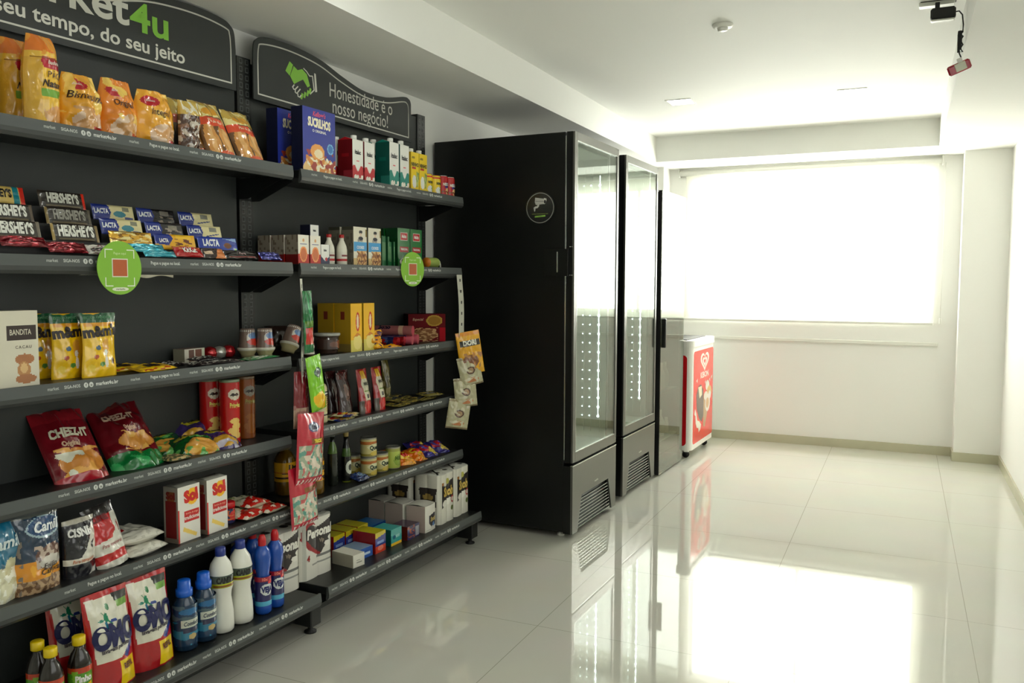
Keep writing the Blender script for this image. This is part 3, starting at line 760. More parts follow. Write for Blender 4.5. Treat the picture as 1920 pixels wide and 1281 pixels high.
# ---- level 0, bay A: bread
def loaf(w, h, seed):
    f = ink((.93, .74, .22), ('r', 0, .80, 1, 1, (.90, .48, .10)), ('n', 0, .74, 1, 1, 3, seed, .0, (.93, .62, .18)), ('r', .0, .0, .28, .74, (.88, .68, .20)),
            ('r', .30, .64, .92, .76, (.72, .07, .16)), ('e', .32, .70, .06, .06, (.72, .07, .16)), ('e', .9, .70, .07, .06, (.72, .07, .16)), ('r', .28, .31, .92, .40, (.45, .66, .22)), ('e', .66, .10, .34, .13, (.86, .62, .36)), ('n', .3, 0, 1, .2, 5, 3.1, .12, (.93, .72, .48)))
    b, S = bag(w, h, .085, f, (.90, .70, .22), seed=seed, foot=.85, top=.25, shoulder=.8, tw=.75, crump=.006)
    b.text(S, 'Bauducco', .61, .70, .010, w, h, (.95, .9, .85), 'foil', bold=.02, wx=.72, sh=.25)
    b.text(S, 'PÃO', .62, .565, .017, w, h, (.28, .16, .08), 'foil', bold=.0, wx=.9)
    b.text(S, 'Natural', .60, .46, .018, w, h, (.18, .10, .06), 'foil', bold=.03, wx=.8, sh=.2)
    b.tube([(S(.05+.9*i/12, .74)[0], S(.05+.9*i/12, .74)[1]-.001, h*.74) for i in range(13)], .0012, (.6, .4, .12), 'foil', 5)
    return b
l0 = put('bread_loaf', 'yellow bag of sliced bread with a red logo, foremost of the upright loaves', 'bread', None, 'A', 0, -.945, .04, loaf(.105, .245, 1.3), yaw=.1)
l0['group'] = 'upright bread loaves'
again(l0, 'yellow bag of sliced bread standing directly behind the foremost loaf', 'A', 0, -.955, .135, yaw=.1)
again(l0, 'yellow bag of sliced bread half cut off at the picture edge', 'A', 0, -1.09, .10, yaw=.0)
def buns(w, h, txt, seed, hole=False, oran=False):
    f = ink((.92, .66, .18) if not oran else (.88, .52, .12), ('e', .30, .80, .20, .10, (.72, .08, .14)), ('e', .62, .17, .42, .24, (.90, .78, .66)), ('n', .2, 0, 1, .42, 4, seed, .05, (.82, .62, .40)), ('r', .62, .04, .98, .13, (.70, .13, .14)),
            ('n', 0, .3, 1, 1, 3.2, seed+3, .28, (.97, .82, .40)))
    b, S = bag(w, h, .10, f, (.9, .66, .2), seed=seed, foot=.8, top=.15, shoulder=.45, tw=.72, crump=.012)
    b.text(S, txt, .52, .60, .020, w, h, (.25, .14, .06), 'foil', bold=.01, wx=.8, sh=.3)
    b.text(S, 'Bauducco', .30, .80, .008, w, h, (.95, .9, .85), 'foil', bold=.01, wx=.6, sh=.2)
    return b
put('bun_bag', 'slumped yellow bag of small rolls right beside the upright loaves', 'bread', 'bags of rolls on the bread shelf', 'A', 0, -.83, .04, buns(.135, .168, 'Bisnaguinha', 2.2))
put('bun_bag', 'crumpled orange-yellow bag of rolls, second of the roll bags and twisted upright', 'bread', 'bags of rolls on the bread shelf', 'A', 0, -.70, .045, buns(.135, .180, 'Original', 5.1, oran=True))
put('bun_bag', 'yellow bag of rolls with red logo and wide flat top beside the dark cake', 'bread', 'bags of rolls on the bread shelf', 'A', 0, -.565, .045, buns(.155, .172, 'Integral', 7.7))
f = ink((.30, .20, .15), ('r', 0, .72, 1, 1, (.80, .68, .32)), ('n', 0, 0, 1, .75, 5, 2.0, .12, (.78, .74, .68)), ('n', 0, 0, 1, .75, 7, 9.0, .2, (.50, .36, .28)), ('n', .1, .75, 1, 1, 6, 1.0, .1, (.92, .90, .80)))
b, S = bag(.085, .165, .06, f, (.3, .2, .15), m='film', seed=4.2, foot=.8, crump=.009, top=.1)
put('cake_bag', 'small clear wrapped dark cake beside the yellow roll bags', 'bread', None, 'A', 0, -.435, .05, b)
def sticks(w, h, seed):
    f = ink((.42, .28, .14), ('r', 0, .68, 1, 1, (.78, .66, .30)), ('e', .25, .28, .20, .34, (.80, .56, .28)), ('e', .70, .28, .20, .34, (.82, .58, .30)), ('e', .25, .30, .08, .28, (.88, .68, .42)), ('e', .70, .30, .08, .28, (.88, .68, .42)),
            ('p', [(.0, .55), (1, .50), (1, .64), (0, .69)], (.85, .30, .16)), ('e', .62, .06, .30, .05, (.85, .36, .22)), ('n', 0, .68, 1, 1, 5, seed, .15, (.92, .86, .58)), ('e', .5, .78, .3, .07, (.84, .60, .16)))
    b, S = bag(w, h, .05, f, (.5, .36, .2), m='film', seed=seed, foot=.8, crump=.007, top=.0, mb=lean(MB(), 26))
    b.text(S, 'Pão de alho', .5, .60, .011, w, h, (.95, .85, .7), 'film', bold=.01, wx=.8, rot=-.05)
    return b
s0_ = put('garlic_bread_bag', 'clear bag of long garlic breads leaning back, beside the dark cake', 'bread', 'leaning garlic bread bags', 'A', 0, -.315, .025, sticks(.130, .225, 1.1))
put('garlic_bread_bag', 'clear bag of long garlic breads leaning back at the end of the bread shelf', 'bread', 'leaning garlic bread bags', 'A', 0, -.175, .025, sticks(.130, .215, 6.3))
again(s0_, 'clear bag of garlic breads half hidden behind the first leaning one', 'A', 0, -.385, .06)

# ---- level 0, bay B
w, h = .200, .248
f = ink((.14, .20, .58), ('e', .5, .06, .48, .17, (.90, .76, .50)), ('n', .12, .0, .98, .30, 7, 1, .02, (.80, .50, .22)), ('n', .1, 0, 1, .24, 11, 4, .12, (.95, .92, .80)), ('e', .46, .30, .20, .17, (.84, .48, .20)), ('e', .47, .26, .13, .09, (.95, .90, .80)),
        ('e', .42, .37, .03, .035, (.95, .95, .9)), ('e', .52, .37, .03, .035, (.95, .95, .9)), ('e', .84, .42, .10, .085, (.50, .74, .88)), ('e', .84, .42, .075, .062, (.22, .46, .74)), ('e', .24, .24, .12, .07, (.62, .18, .16)))
f = ink((.14, .20, .58), ('e', .5, .06, .50, .18, (.90, .76, .50)), ('n', .08, .0, 1, .34, 6, 1, .02, (.82, .52, .22)), ('n', .1, 0, 1, .27, 10, 4, .12, (.95, .92, .80)), ('n', .1, 0, 1, .36, 8, 7.7, .2, (.62, .20, .15)),
        ('e', .84, .42, .10, .085, (.50, .74, .88)), ('e', .84, .42, .075, .062, (.22, .46, .74)), ('e', .44, .34, .21, .12, (.90, .62, .30)), ('e', .47, .31, .13, .07, (.95, .88, .72)))
b = carton(w, .055, h, f, (.05, .07, .20), (.08, .11, .32), nu=34, nv=40); S = front(w, h)  # near side almost black navy, its shade put into the colour
b.text(S, 'SUCRILHOS', .5, .775, .032, w, h, (.96, .93, .80), bold=.05, wx=.60, sp=.95, rot=-.02)
b.text(S, "Kellogg's", .5, .915, .018, w, h, (.85, .30, .42), bold=.03, wx=.85, sh=.25)
b.text(S, 'O ORIGINAL', .5, .655, .010, w, h, WHT, bold=.02, wx=1.05)
c0 = put('cereal_box', 'blue cereal box with yellow lettering standing at the shelf front', 'cereal box', 'blue cereal boxes', 'B', 0, .170, .03, b, yaw=.02)
again(c0, 'blue cereal box standing behind the front cereal box', 'B', 0, .160, .145, yaw=.02)
def milk(w, d, h, col, txt='Italac', hx=.5):
    f = ink(col, ('p', [(0, .36), (.22, .38), (.5, .22), (.78, .38), (1, .36), (1, 1), (0, 1)], WHT), ('n', 0, 0, 1, .14, 5, 2, .15, (.95, .93, .88)), ('r', .36, .47, .62, .50, (.85, .35, .4)))
    b = carton(w, d, h, f, ink(tuple(x*.62 for x in col), ('e', .5, .62, .3, .07, tuple(x*.8 for x in col)), ('r', .35, .04, .95, .28, tuple(min(1, x*.7+.12) for x in col))), (.80, .80, .76), nu=16, nv=24)  # side is the front colour darkened, with shade painted in
    b.patch(lambda u, v: ((u-.5)*w, d*.5*v, h+.012*v), 1, 1, WHT, 'carton', False); b.patch(lambda u, v: ((.5-u)*w, d-d*.5*v, h+.012*v), 1, 1, WHT, 'carton', False)
    b.faces([(-w/2, 0, h), (-w/2, d/2, h+.012), (-w/2, d, h)], [(0, 1, 2)], col); b.faces([(w/2, 0, h), (w/2, d, h), (w/2, d/2, h+.012)], [(0, 1, 2)], col)
    b.text(front(w, h), txt, .5, .70, h*.10, w, h, (.12, .12, .14), bold=.04, wx=.80)
    cap = MB().lathe([(.013, h+.004), (.013, h+.020), (.011, h+.021)], (.94, .94, .92), 'plast', cx=0, cy=d*.28, seg=12)
    return [('body', b), ('cap', cap, 'white screw cap')]
g = 'milk cartons on the top shelf'
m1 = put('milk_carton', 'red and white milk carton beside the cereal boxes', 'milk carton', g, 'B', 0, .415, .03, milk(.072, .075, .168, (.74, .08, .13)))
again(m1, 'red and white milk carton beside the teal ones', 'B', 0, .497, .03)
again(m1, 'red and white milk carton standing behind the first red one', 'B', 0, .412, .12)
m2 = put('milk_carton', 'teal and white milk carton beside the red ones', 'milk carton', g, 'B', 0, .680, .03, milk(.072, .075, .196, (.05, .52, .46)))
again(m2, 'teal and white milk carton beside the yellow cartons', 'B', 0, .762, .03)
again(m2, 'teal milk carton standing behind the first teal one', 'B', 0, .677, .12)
def ninho(w, d, h):
    f = ink((.93, .80, .10), ('r', .12, .56, .6, .63, (.72, .12, .12)), ('e', .42, .24, .26, .17, WHT), ('e', .80, .30, .14, .2, (.72, .76, .4)), ('n', .6, .1, 1, .5, 6, 2, .1, (.5, .6, .3)), ('e', .3, .86, .2, .03, (.6, .5, .1)))
    b = carton(w, d, h, f, (.75, .62, .10), (.85, .75, .2), nu=14, nv=22)
    b.text(front(w, h), 'NINHO', .5, .68, .017, w, h, (.12, .16, .12), bold=.04, wx=.75)
    return [('body', b), ('cap', MB().lathe([(.013, h), (.013, h+.018), (.011, h+.019)], (.93, .93, .9), 'plast', cy=d*.35, seg=12), 'white screw cap')]
n1 = put('milk_carton', 'yellow milk carton with a white cap beside the teal cartons', 'milk carton', g, 'B', 0, .848, .03, ninho(.066, .07, .176))
again(n1, 'yellow milk carton with a white cap beside the small cans', 'B', 0, .918, .03)
def tin(r, h, col, f, txt, tc, lid=(.8, .8, .78)):
    b = MB().lathe([(r*.92, 0), (r, .003), (r, h-.006), (r*.94, h-.003), (r*.94, h)], col, 'gloss', cy=r, seg=24)
    S, S2 = label_on(b, r, .006, h-.008, f, 'gloss', .1, .9, 26, 14)
    b.text(S, txt, .5, .62, h*.13, 2*PI*r, h-.014, tc, 'gloss', bold=.04, wx=.7, off=.0012)
    return [('body', b), ('lid', MB().lathe([(r*.93, h-.001), (r*.95, h+.002), (r*.88, h+.0025), (r*.86, h+.001)], lid, 'shiny', cy=r, seg=24), 'metal lid')]
fy = ink((.93, .80, .10), ('e', .46, .22, .10, .2, WHT), ('e', .57, .25, .06, .22, (.55, .68, .3)), ('r', 0, .92, 1, 1, (.8, .15, .12)))
fr_ = ink((.72, .08, .10), ('e', .5, .55, .09, .2, (.20, .16, .48)), ('e', .52, .24, .08, .2, (.88, .74, .5)), ('n', .3, 0, .7, .4, 6, 1, .15, (.5, .2, .1)))
k1 = put('milk_powder_tin', 'small yellow tin beside the yellow milk cartons', 'tin', 'small yellow tins', 'B', 0, .998, .035, tin(.034, .094, (.93, .80, .10), fy, 'NINHO', (.12, .16, .1), (.75, .2, .15)))
again(k1, 'small yellow tin beside the red tins', 'B', 0, 1.073, .035)
k2 = put('cocoa_tin', 'small red tin beside the yellow tins', 'tin', 'small red tins', 'B', 0, 1.143, .035, tin(.031, .100, (.72, .08, .10), fr_, 'NESCAU', (.93, .9, .85)))
again(k2, 'small red tin at the very end of the top shelf', 'B', 0, 1.209, .035)

# ---- level 1, bay A: chocolate on a stepped stand
stH = [(.060, .045), (.115, .095), (.170, .147)]; stL = [(.060, .034), (.115, .075), (.170, .122)]
for st, a_, b_, lb in ((stH, -1.165, -.755, 'stepped black display stand under the dark chocolate bars'), (stL, -.742, -.205, 'stepped black display stand under the blue chocolate bars')):
    b = MB().prism([(st[0][0]-.002, 0), (st[0][0]-.002, st[0][1]), (st[1][0]-.002, st[0][1]), (st[1][0]-.002, st[1][1]), (st[2][0]-.002, st[1][1]), (st[2][0]-.002, st[2][1]), (st[2][0]+.05, st[2][1]), (st[2][0]+.05, 0)], a_, b_, m='gasket', axis='x')
    tag(b.build('display_riser', None, wor(0, DXL[1], zs('A', 1)), RZ), lb, 'display stand', 'stepped stands on the chocolate shelf')
def bar(w, h, f, txt=None, tc=WHT, th=.02, tx=.5, m='gloss', bold=.05, wx=.62, seed=1.0, lie=False, deg=14):
    b, S = bag(w, h, .012, f, (.3, .2, .12), m=m, nu=34, nv=14, seed=seed, foot=.15, shoulder=.85, crump=.0012, mb=lean(MB(), deg))
    if txt: b.text(S, txt, tx, .55, th, w, h, tc, m, bold=bold, wx=wx, off=.0009)
    return b
def dark_bar(e0, e1, bg=(.20, .18, .16)): return ink(bg, ('r', .0, 0, .06, 1, e0), ('r', .93, 0, 1, 1, e1), ('r', .12, .10, .88, .17, (.38, .33, .24)))
gc = 'big chocolate bars on the stepped stand'
def cb(s, row, w, f, txt, tc, label, **k):
    y, z = (stH if s < -.75 else stL)[row]; return put('chocolate_bar', label, 'chocolate bar', gc, 'A', 1, s, y+.004, bar(w, .052, f, txt, tc, **k), dz=z+.0012)
cb(-1.005, 2, .145, ink((.83, .72, .40), ('r', .76, 0, .88, 1, (.10, .50, .55)), ('r', .90, 0, 1, 1, (.80, .16, .10))), "HERSHEY'S", (.12, .10, .08), 'cream and teal chocolate bar, topmost row by the picture edge', tx=.40, th=.022)
cb(-1.02, 1, .150, dark_bar((.3, .25, .18), (.35, .30, .25)), "HERSHEY'S", (.9, .9, .86), 'dark chocolate bar in the middle row by the picture edge', th=.028, wx=.56)
cb(-1.04, 0, .155, dark_bar((.3, .25, .18), (.45, .42, .36)), "HERSHEY'S", (.9, .9, .86), 'dark chocolate bar in the lowest row by the picture edge', th=.029, wx=.56)
cb(-.815, 2, .150, dark_bar((.25, .22, .18), (.82, .18, .10)), "HERSHEY'S", (.85, .85, .80), 'dark chocolate bar with a red end, topmost row', th=.027, wx=.56)
cb(-.835, 1, .146, dark_bar((.50, .42, .22), (.28, .25, .2)), "HERSHEY'S", (.55, .54, .5), 'dark chocolate bar with duller lettering, middle row', th=.027, wx=.56)
cb(-.855, 0, .150, dark_bar((.62, .52, .28), (.5, .42, .25)), "HERSHEY'S", (.88, .88, .84), 'dark chocolate bar with a gold end, lowest row beside the gold bar', th=.030, wx=.56)
def lacta(bg, right, extra=()): return ink(bg, ('p', [(0, 0), (.34, 0), (.42, .5), (.36, 1), (0, 1)], (.13, .20, .52)), ('r', .97, 0, 1, 1, bg), *extra)
cr = (.86, .82, .62); ex_ = (('e', .62, .42, .15, .2, (.25, .52, .58)), ('r', .74, .0, .95, .25, (.16, .2, .45)), ('r', .70, .6, .88, .85, (.5, .5, .42)))
for s, row, bg, ex2, lb in ((-.640, 2, cr, ex_, 'cream and blue chocolate bar in the top row, beside the dark bars'), (-.655, 1, cr, ex_, 'cream and blue chocolate bar in the middle row, above the gold bar'),
                            (-.475, 2, (.10, .09, .10), (('r', .58, .55, .82, .85, (.4, .38, .35)), ('n', .5, .1, .95, .5, 6, 1, .2, (.5, .45, .4))), 'blue and black chocolate bar in the top row'), (-.490, 1, (.18, .17, .17), (('r', .58, .5, .82, .8, (.5, .48, .42)), ('n', .5, .1, .95, .6, 6, 1, .1, (.6, .55, .5))), 'blue and dark grey chocolate bar in the middle row'),
                            (-.305, 2, cr, (('r', .62, .55, .85, .85, (.45, .45, .4)), ('p', [(.5, .2), (.9, .4), (.9, .47), (.5, .28)], (.25, .3, .5))), 'cream chocolate bar at the end of the top row'), (-.318, 1, cr, (('r', .62, .55, .85, .85, (.45, .45, .4)), ('p', [(.5, .2), (.9, .4), (.9, .47), (.5, .28)], (.25, .3, .5))), 'cream chocolate bar at the end of the middle row')):
    cb(s, row, .152, lacta(bg, 0, ex2), 'LACTA', (.88, .9, .92), lb, tx=.20, th=.015, wx=.72)
cb(-.665, 0, .155, ink((.90, .70, .25), ('n', 0, 0, 1, 1, 4, 3, .05, (1, .93, .65)), ('n', 0, 0, 1, 1, 6, 8, .22, (.55, .38, .12))), None, None, 'shiny gold wrapped chocolate bar in the lowest row', m='shiny')
cb(-.495, 0, .165, ink((.88, .66, .12), ('p', [(0, .35), (.30, .25), (.42, .7), (.36, 1), (0, 1)], (.13, .20, .52)), ('n', .45, 0, .9, .7, 6, 2, .15, (.4, .2, .1)), ('r', .5, .7, .9, 1, (.92, .74, .2))), 'LACTA', (.9, .9, .9), 'yellow and blue chocolate bar in the lowest row', tx=.2, th=.012)
cb(-.312, 0, .178, ink((.15, .24, .60), ('p', [(.6, .9), (.98, .7), (.98, .95)], (.55, .66, .82)), ('e', .72, .42, .10, .2, (.42, .24, .14)), ('e', .93, .15, .04, .12, (.5, .7, .3))), 'LACTA', (.9, .92, .94), 'large blue chocolate bar at the end of the lowest row', tx=.30, th=.022, wx=.7)
# flat bars at the shelf edge
def flat(w, l, t, f, back, m='foil', nu=24, nv=14, seed=1.0, txt=None, tc=WHT, th=.01, up=0, crump=.003, roll=0, bold=.03):
    b, S = bag(w, l, t, f, back, m=m, nu=nu, nv=nv, seed=seed, foot=.2, shoulder=.85, crump=crump, mb=lean(MB(), 88-up, about=(0, 0, t*.75), roll=0))
    if txt: b.text(S, txt, .5, .5, th, w, l, tc, m, bold=bold, wx=.8)
    return b
def flatp(name, label, cat, group, sec, lv, s, ly, w, l, t, f, back, yaw=0, dz=0, **k):
    return put(name, label, cat, group, sec, lv, s, ly, flat(w, l, t, f, back, **k), yaw=yaw, dz=dz)
gs = 'loose snack bars lying at the shelf edge'
flatp('snack_bar', 'dark red wrapped bar lying at the shelf edge, nearest the picture edge', 'snack bar', gs, 'A', 1, -1.045, .012, .13, .034, .016, ink((.42, .05, .10), ('n', 0, 0, 1, 1, 5, 1, .2, (.65, .15, .2))), (.35, .05, .08), m='shiny', up=52, dz=.016)
flatp('snack_bar', 'dark red wrapped bar lying at the shelf edge below the dark chocolate', 'snack bar', gs, 'A', 1, -.915, .012, .125, .036, .018, ink((.45, .05, .10), ('n', 0, 0, 1, 1, 5, 6, .2, (.7, .2, .25))), (.35, .05, .08), m='shiny', yaw=.05, up=52, dz=.003)
flatp('snack_bar', 'white and black wrapped bar beside the round green sign', 'snack bar', gs, 'A', 1, -.80, .020, .10, .034, .014, ink((.80, .78, .74), ('p', [(.1, .2), (.9, .5), (.9, .75), (.1, .5)], (.15, .14, .13)), ('n', 0, 0, 1, 1, 6, 2, .25, (.4, .2, .2))), (.7, .7, .68), yaw=-.05, up=52, dz=.003)
flatp('snack_bar', 'bright teal wrapped bar, upper of two beside the round green sign', 'snack bar', gs, 'A', 1, -.645, .020, .12, .030, .014, ink((.20, .62, .70), ('n', 0, 0, 1, 1, 6, 1, .2, (.55, .85, .9))), (.15, .5, .6), m='shiny', yaw=-.1, up=52, dz=.016)
flatp('snack_bar', 'bright teal wrapped bar lying at the very shelf edge', 'snack bar', gs, 'A', 1, -.605, .012, .12, .024, .011, ink((.24, .66, .74), ('n', 0, 0, 1, 1, 6, 7, .2, (.55, .85, .9))), (.15, .5, .6), m='shiny', up=52, dz=.003)
flatp('snack_bar', 'red wafer bar with white lettering at the shelf edge', 'snack bar', gs, 'A', 1, -.485, .012, .115, .040, .018, ink((.66, .07, .09), ('n', 0, .6, 1, 1, 6, 1, .2, (.8, .5, .3))), (.5, .05, .07), txt='KitKat', th=.018, up=52, dz=.003)
flatp('snack_bar', 'brown and orange wrapped bar beside the red wafer bar', 'snack bar', gs, 'A', 1, -.38, .012, .10, .042, .014, ink((.16, .09, .07), ('p', [(.5, 0), (1, 0), (1, .9), (.75, .9)], (.82, .50, .28)), ('r', .1, .3, .45, .6, (.8, .7, .6))), (.15, .09, .07), up=52, dz=.003)
flatp('snack_bar', 'long black wrapped bar below the large blue chocolate bar', 'snack bar', gs, 'A', 1, -.245, .020, .16, .036, .016, ink((.10, .07, .07), ('r', .1, .1, .9, .2, (.4, .1, .1))), (.1, .07, .07), txt='Charge', th=.009, tc=(.7, .6, .6), up=52, dz=.003)
flatp('snack_bar', 'dark blue wrapped bar at the end of the chocolate shelf', 'snack bar', gs, 'A', 1, -.105, .012, .12, .034, .016, ink((.14, .15, .45), ('n', 0, 0, 1, 1, 6, 1, .2, (.35, .35, .7))), (.1, .1, .35), m='shiny', yaw=.1, up=52, dz=.003)
b = MB().patch(lambda u, v: (u*.32-.16, .012*v+.0, .001*math.sin(u*9)-.004*v), 20, 2, (.52, .53, .50), 'film').patch(lambda u, v: (.03+u*.13, -.002-.002*math.sin(u*8), -.010*v*(.6+.4*math.sin(u*7))), 14, 3, (.62, .60, .52), 'film')
o = b.build('tape_remnant', None, wor(-.735, .004+DXL[1], ZL['A'][1]-.036), RZ); tag(o, 'torn strip of clear tape hanging under the shelf behind the round green sign', 'tape')

# ---- level 1, bay B
def juice(w, d, h):
    f = ink((.92, .90, .84), ('r', 0, 0, 1, .34, (.72, .13, .10)), ('e', .5, .34, .34, .27, (.93, .60, .34)), ('e', .5, .34, .27, .21, (.80, .42, .22)), ('e', .5, .82, .10, .06, (.85, .65, .45)), ('r', .2, .68, .8, .71, (.4, .42, .6)))
    return carton(w, d, h, f, ink((.56, .52, .46), ('r', 0, 0, 1, .32, (.45, .08, .08)), ('n', 0, .3, 1, 1, 6, 1, .25, (.42, .36, .3))), (.5, .2, .16), nu=16, nv=24)  # side repeats the front colours darker, imitating its shaded face
j = put('juice_carton', 'small white and orange juice carton at the start of the shelf, beside its twin', 'juice carton', 'small juice cartons', 'B', 1, .078, .03, juice(.062, .062, .112))
again(j, 'small white and orange juice carton beside the little milk carton', 'B', 1, .148, .03)
again(j, 'small juice carton in the second row behind the first', 'B', 1, .078, .10)
again(j, 'small juice carton in the third row, deepest on the shelf', 'B', 1, .078, .17)
def smilk(w, d, h):
    f = ink((.12, .15, .30), ('p', [(.05, 1), (.05, .42), (.5, .18), (.95, .42), (.95, 1)], WHT), ('e', .62, .28, .14, .09, (.72, .10, .18)))
    b = carton(w, d, h, f, (.07, .08, .17), (.75, .76, .78), nu=14, nv=20); b.text(front(w, h), 'Italac', .5, .72, h*.11, w, h, (.12, .12, .16), bold=.04, wx=.7); return b
q = put('small_milk_carton', 'small blue and white milk carton standing on the shelf by the white bottles', 'milk carton', 'small blue milk cartons', 'B', 1, .213, .035, smilk(.055, .05, .080))
again(q, 'small blue and white milk carton stacked on another one', 'B', 1, .222, .095, dz=.0805)
again(q, 'small blue milk carton underneath the stacked one', 'B', 1, .222, .095)
def wbottle(r, h):
    b = MB().lathe([(r*.9, 0), (r, .004), (r, h*.5), (r*.9, h*.62), (r*.42, h*.82), (r*.40, h*.92)], (.88, .87, .80), 'plast', cy=r, seg=20)
    S, _ = label_on(b, r, h*.10, h*.42, ink((.86, .84, .78), ('r', 0, .12, 1, .38, (.72, .12, .14)), ('r', .3, .6, .7, .75, (.5, .2, .2))), 'carton')
    return [('body', b), ('cap', MB().lathe([(r*.45, h*.90), (r*.47, h*.905), (r*.47, h), (r*.4, h*1.005)], (.70, .10, .10), 'plast', cy=r, seg=16), 'red cap')]
wbt = put('coconut_milk_bottle', 'small white bottle with red cap behind the little milk carton', 'bottle', 'small white bottles with red caps', 'B', 1, .290, .055, wbottle(.0225, .126))
again(wbt, 'small white bottle with red cap beside the oat boxes', 'B', 1, .347, .035)
w, h = .092, .163
f = ink((.88, .86, .78), ('r', .02, .37, 1, .62, (.25, .60, .82)), ('r', 0, 0, 1, .20, (.80, .68, .45)), ('e', .65, .18, .38, .20, (.62, .40, .20)), ('n', .25, 0, 1, .38, 7, 1, .05, (.85, .68, .42)), ('n', .25, 0, 1, .36, 10, 5, .22, (.4, .2, .1)),
        ('e', .55, .87, .13, .05, (.12, .12, .14)), ('e', .55, .80, .07, .04, (.85, .75, .65)), ('e', .55, .71, .18, .045, (.15, .15, .2)), ('r', .90, .75, .99, .95, (.5, .42, .15)))
b = carton(w, .06, h, f, ink((.44, .42, .36), ('r', 0, .9, 1, 1, (.25, .25, .2)), ('n', 0, 0, 1, .85, 7, 1, .2, (.35, .33, .28))), (.6, .55, .4), nu=26, nv=34)  # near side in a dimmed cream, shade mixed into the print
b.text(front(w, h), 'QUAKER', .5, .655, .009, w, h, (.2, .2, .3), bold=.02, wx=.7); b.text(front(w, h), 'COOKIES', .52, .47, .012, w, h, (.93, .95, .95), bold=.03, wx=.7)
q = put('cookie_box', 'cream and light-blue cookie box beside the white bottles', 'cookie box', 'cream and light-blue cookie boxes', 'B', 1, .437, .03, b)
again(q, 'cream and light-blue cookie box beside the green packs', 'B', 1, .540, .03)
again(q, 'cream cookie box in the second row', 'B', 1, .437, .10)
for i in range(7):
    hh = .135 if i < 4 else .112
    b = carton(.010, .09, hh-.002*(i % 2), (.08, .38, .20), ink((.05, .26, .14), ('r', .1, .1, .9, .9, (.07, .33, .18))), (.08, .36, .2), nu=1, nv=1)
    b.faces([(-.002, -.0006, .2*hh), (.002, -.0006, .2*hh), (.002, -.0006, .8*hh), (-.002, -.0006, .8*hh)], [(0, 1, 2, 3)], (.45, .62, .45))
    put('tea_box', 'thin dark-green tea box standing edge-on in the row before the coffee', 'tea box', 'thin green tea boxes', 'B', 1, .607+i*.0148, .035+.004*(i % 3), b)
w, h = .098, .176
f = ink((.10, .42, .18), ('r', .22, .68, .82, .90, (.80, .80, .74)), ('r', .25, .695, .79, .885, (.70, .08, .12)), ('r', .18, .38, .88, .53, (.62, .10, .12)), ('e', .55, .14, .36, .10, (.90, .90, .86)), ('e', .55, .16, .26, .06, (.22, .12, .08)), ('p', [(.3, .22), (.4, .30), (.36, .36), (.5, .30), (.45, .22)], (.25, .55, .3)))
b = carton(w, .065, h, f, (.05, .24, .11), (.08, .34, .16), m='gloss', nu=26, nv=34)
b.text(front(w, h), 'Melitta', .52, .79, .015, w, h, WHT, 'gloss', bold=.03, wx=.62, sh=.2); b.text(front(w, h), 'TRADICIONAL', .53, .46, .009, w, h, WHT, 'gloss', bold=.03, wx=.66)
q = put('coffee_pack', 'green coffee pack with red logo beside the thin tea boxes', 'coffee pack', 'green coffee packs', 'B', 1, .765, .03, b)
again(q, 'green coffee pack with red logo at the free end of the row', 'B', 1, .868, .03)
again(q, 'green coffee pack in the second row behind the others', 'B', 1, .765, .105)
b = MB(); b.T = Matrix.Translation((0, .03, .026)) @ Matrix.Rotation(PI/2, 4, 'Y')
b.lathe([(.024, -.045), (.025, -.04), (.025, .04), (.024, .045)], (.85, .50, .15), 'carton', seg=20, bands=[(-.05, 0.0, (.86, .50, .14)), (0, .05, (.62, .70, .35))])
c_ = MB().tube([(.045, .03, .040), (.062, .03, .042), (.078, .03, .034), (.086, .03, .018), (.087, .03, .004)], .004, (.90, .90, .84), 'plast', 6)
put('paper_cup', 'orange and green printed cup lying on its side with a white strap', 'cup', None, 'B', 1, 1.045, .03, [('body', b), ('strap', c_, 'white strap')])

# ---- level 2, bay A
w, h = .125, .205
f = ink((.84, .82, .74), ('r', .30, .62, .95, .80, (.20, .15, .13)), ('e', .68, .36, .22, .07, (.66, .44, .28)), ('e', .66, .22, .15, .11, (.72, .52, .32)), ('e', .7, .10, .24, .06, (.66, .44, .28)), ('e', .66, .24, .08, .07, (.85, .70, .48)))
b = carton(w, .07, h, f, (.55, .53, .46), (.7, .68, .6), nu=28, nv=34); S = front(w, h)
b.text(S, 'BANDITA', .60, .715, .015, w, h, (.85, .83, .75), bold=.01, wx=.66); b.text(S, 'CACAU', .66, .52, .008, w, h, (.35, .3, .25), wx=1.0, sp=1.3)
put('cocoa_powder_box', 'white box with a dark brown title panel at the picture edge', 'box', None, 'A', 2, -1.064, .03, b)
b, S = bag(.10, .10, .04, ink((.10, .22, .36), ('n', 0, 0, 1, .6, 6, 1, .0, (.22, .60, .75)), ('n', 0, .3, 1, 1, 6, 5, .2, (.4, .3, .25))), (.1, .2, .3), m='shiny', seed=3)
put('candy_bag', 'small dark blue foil bag tucked behind the white box', 'candy bag', None, 'A', 2, -.985, .13, b)
w, h = .118, .190
f = ink((.95, .76, .06), ('r', 0, .86, 1, 1, (.06, .34, .20)), ('r', .05, .80, .95, .855, (.88, .60, .08)), ('e', .62, .46, .12, .14, (.86, .62, .20)), ('e', .62, .38, .06, .05, (.93, .93, .88)), ('e', .62, .24, .05, .10, (.93, .90, .85)), ('e', .36, .46, .07, .035, (.32, .42, .52)), ('e', .30, .32, .07, .035, (.70, .30, .12)), ('e', .48, .20, .09, .04, (.30, .52, .20)), ('e', .84, .24, .06, .05, (.36, .20, .10)), ('e', .2, .14, .10, .06, (.96, .82, .25)))
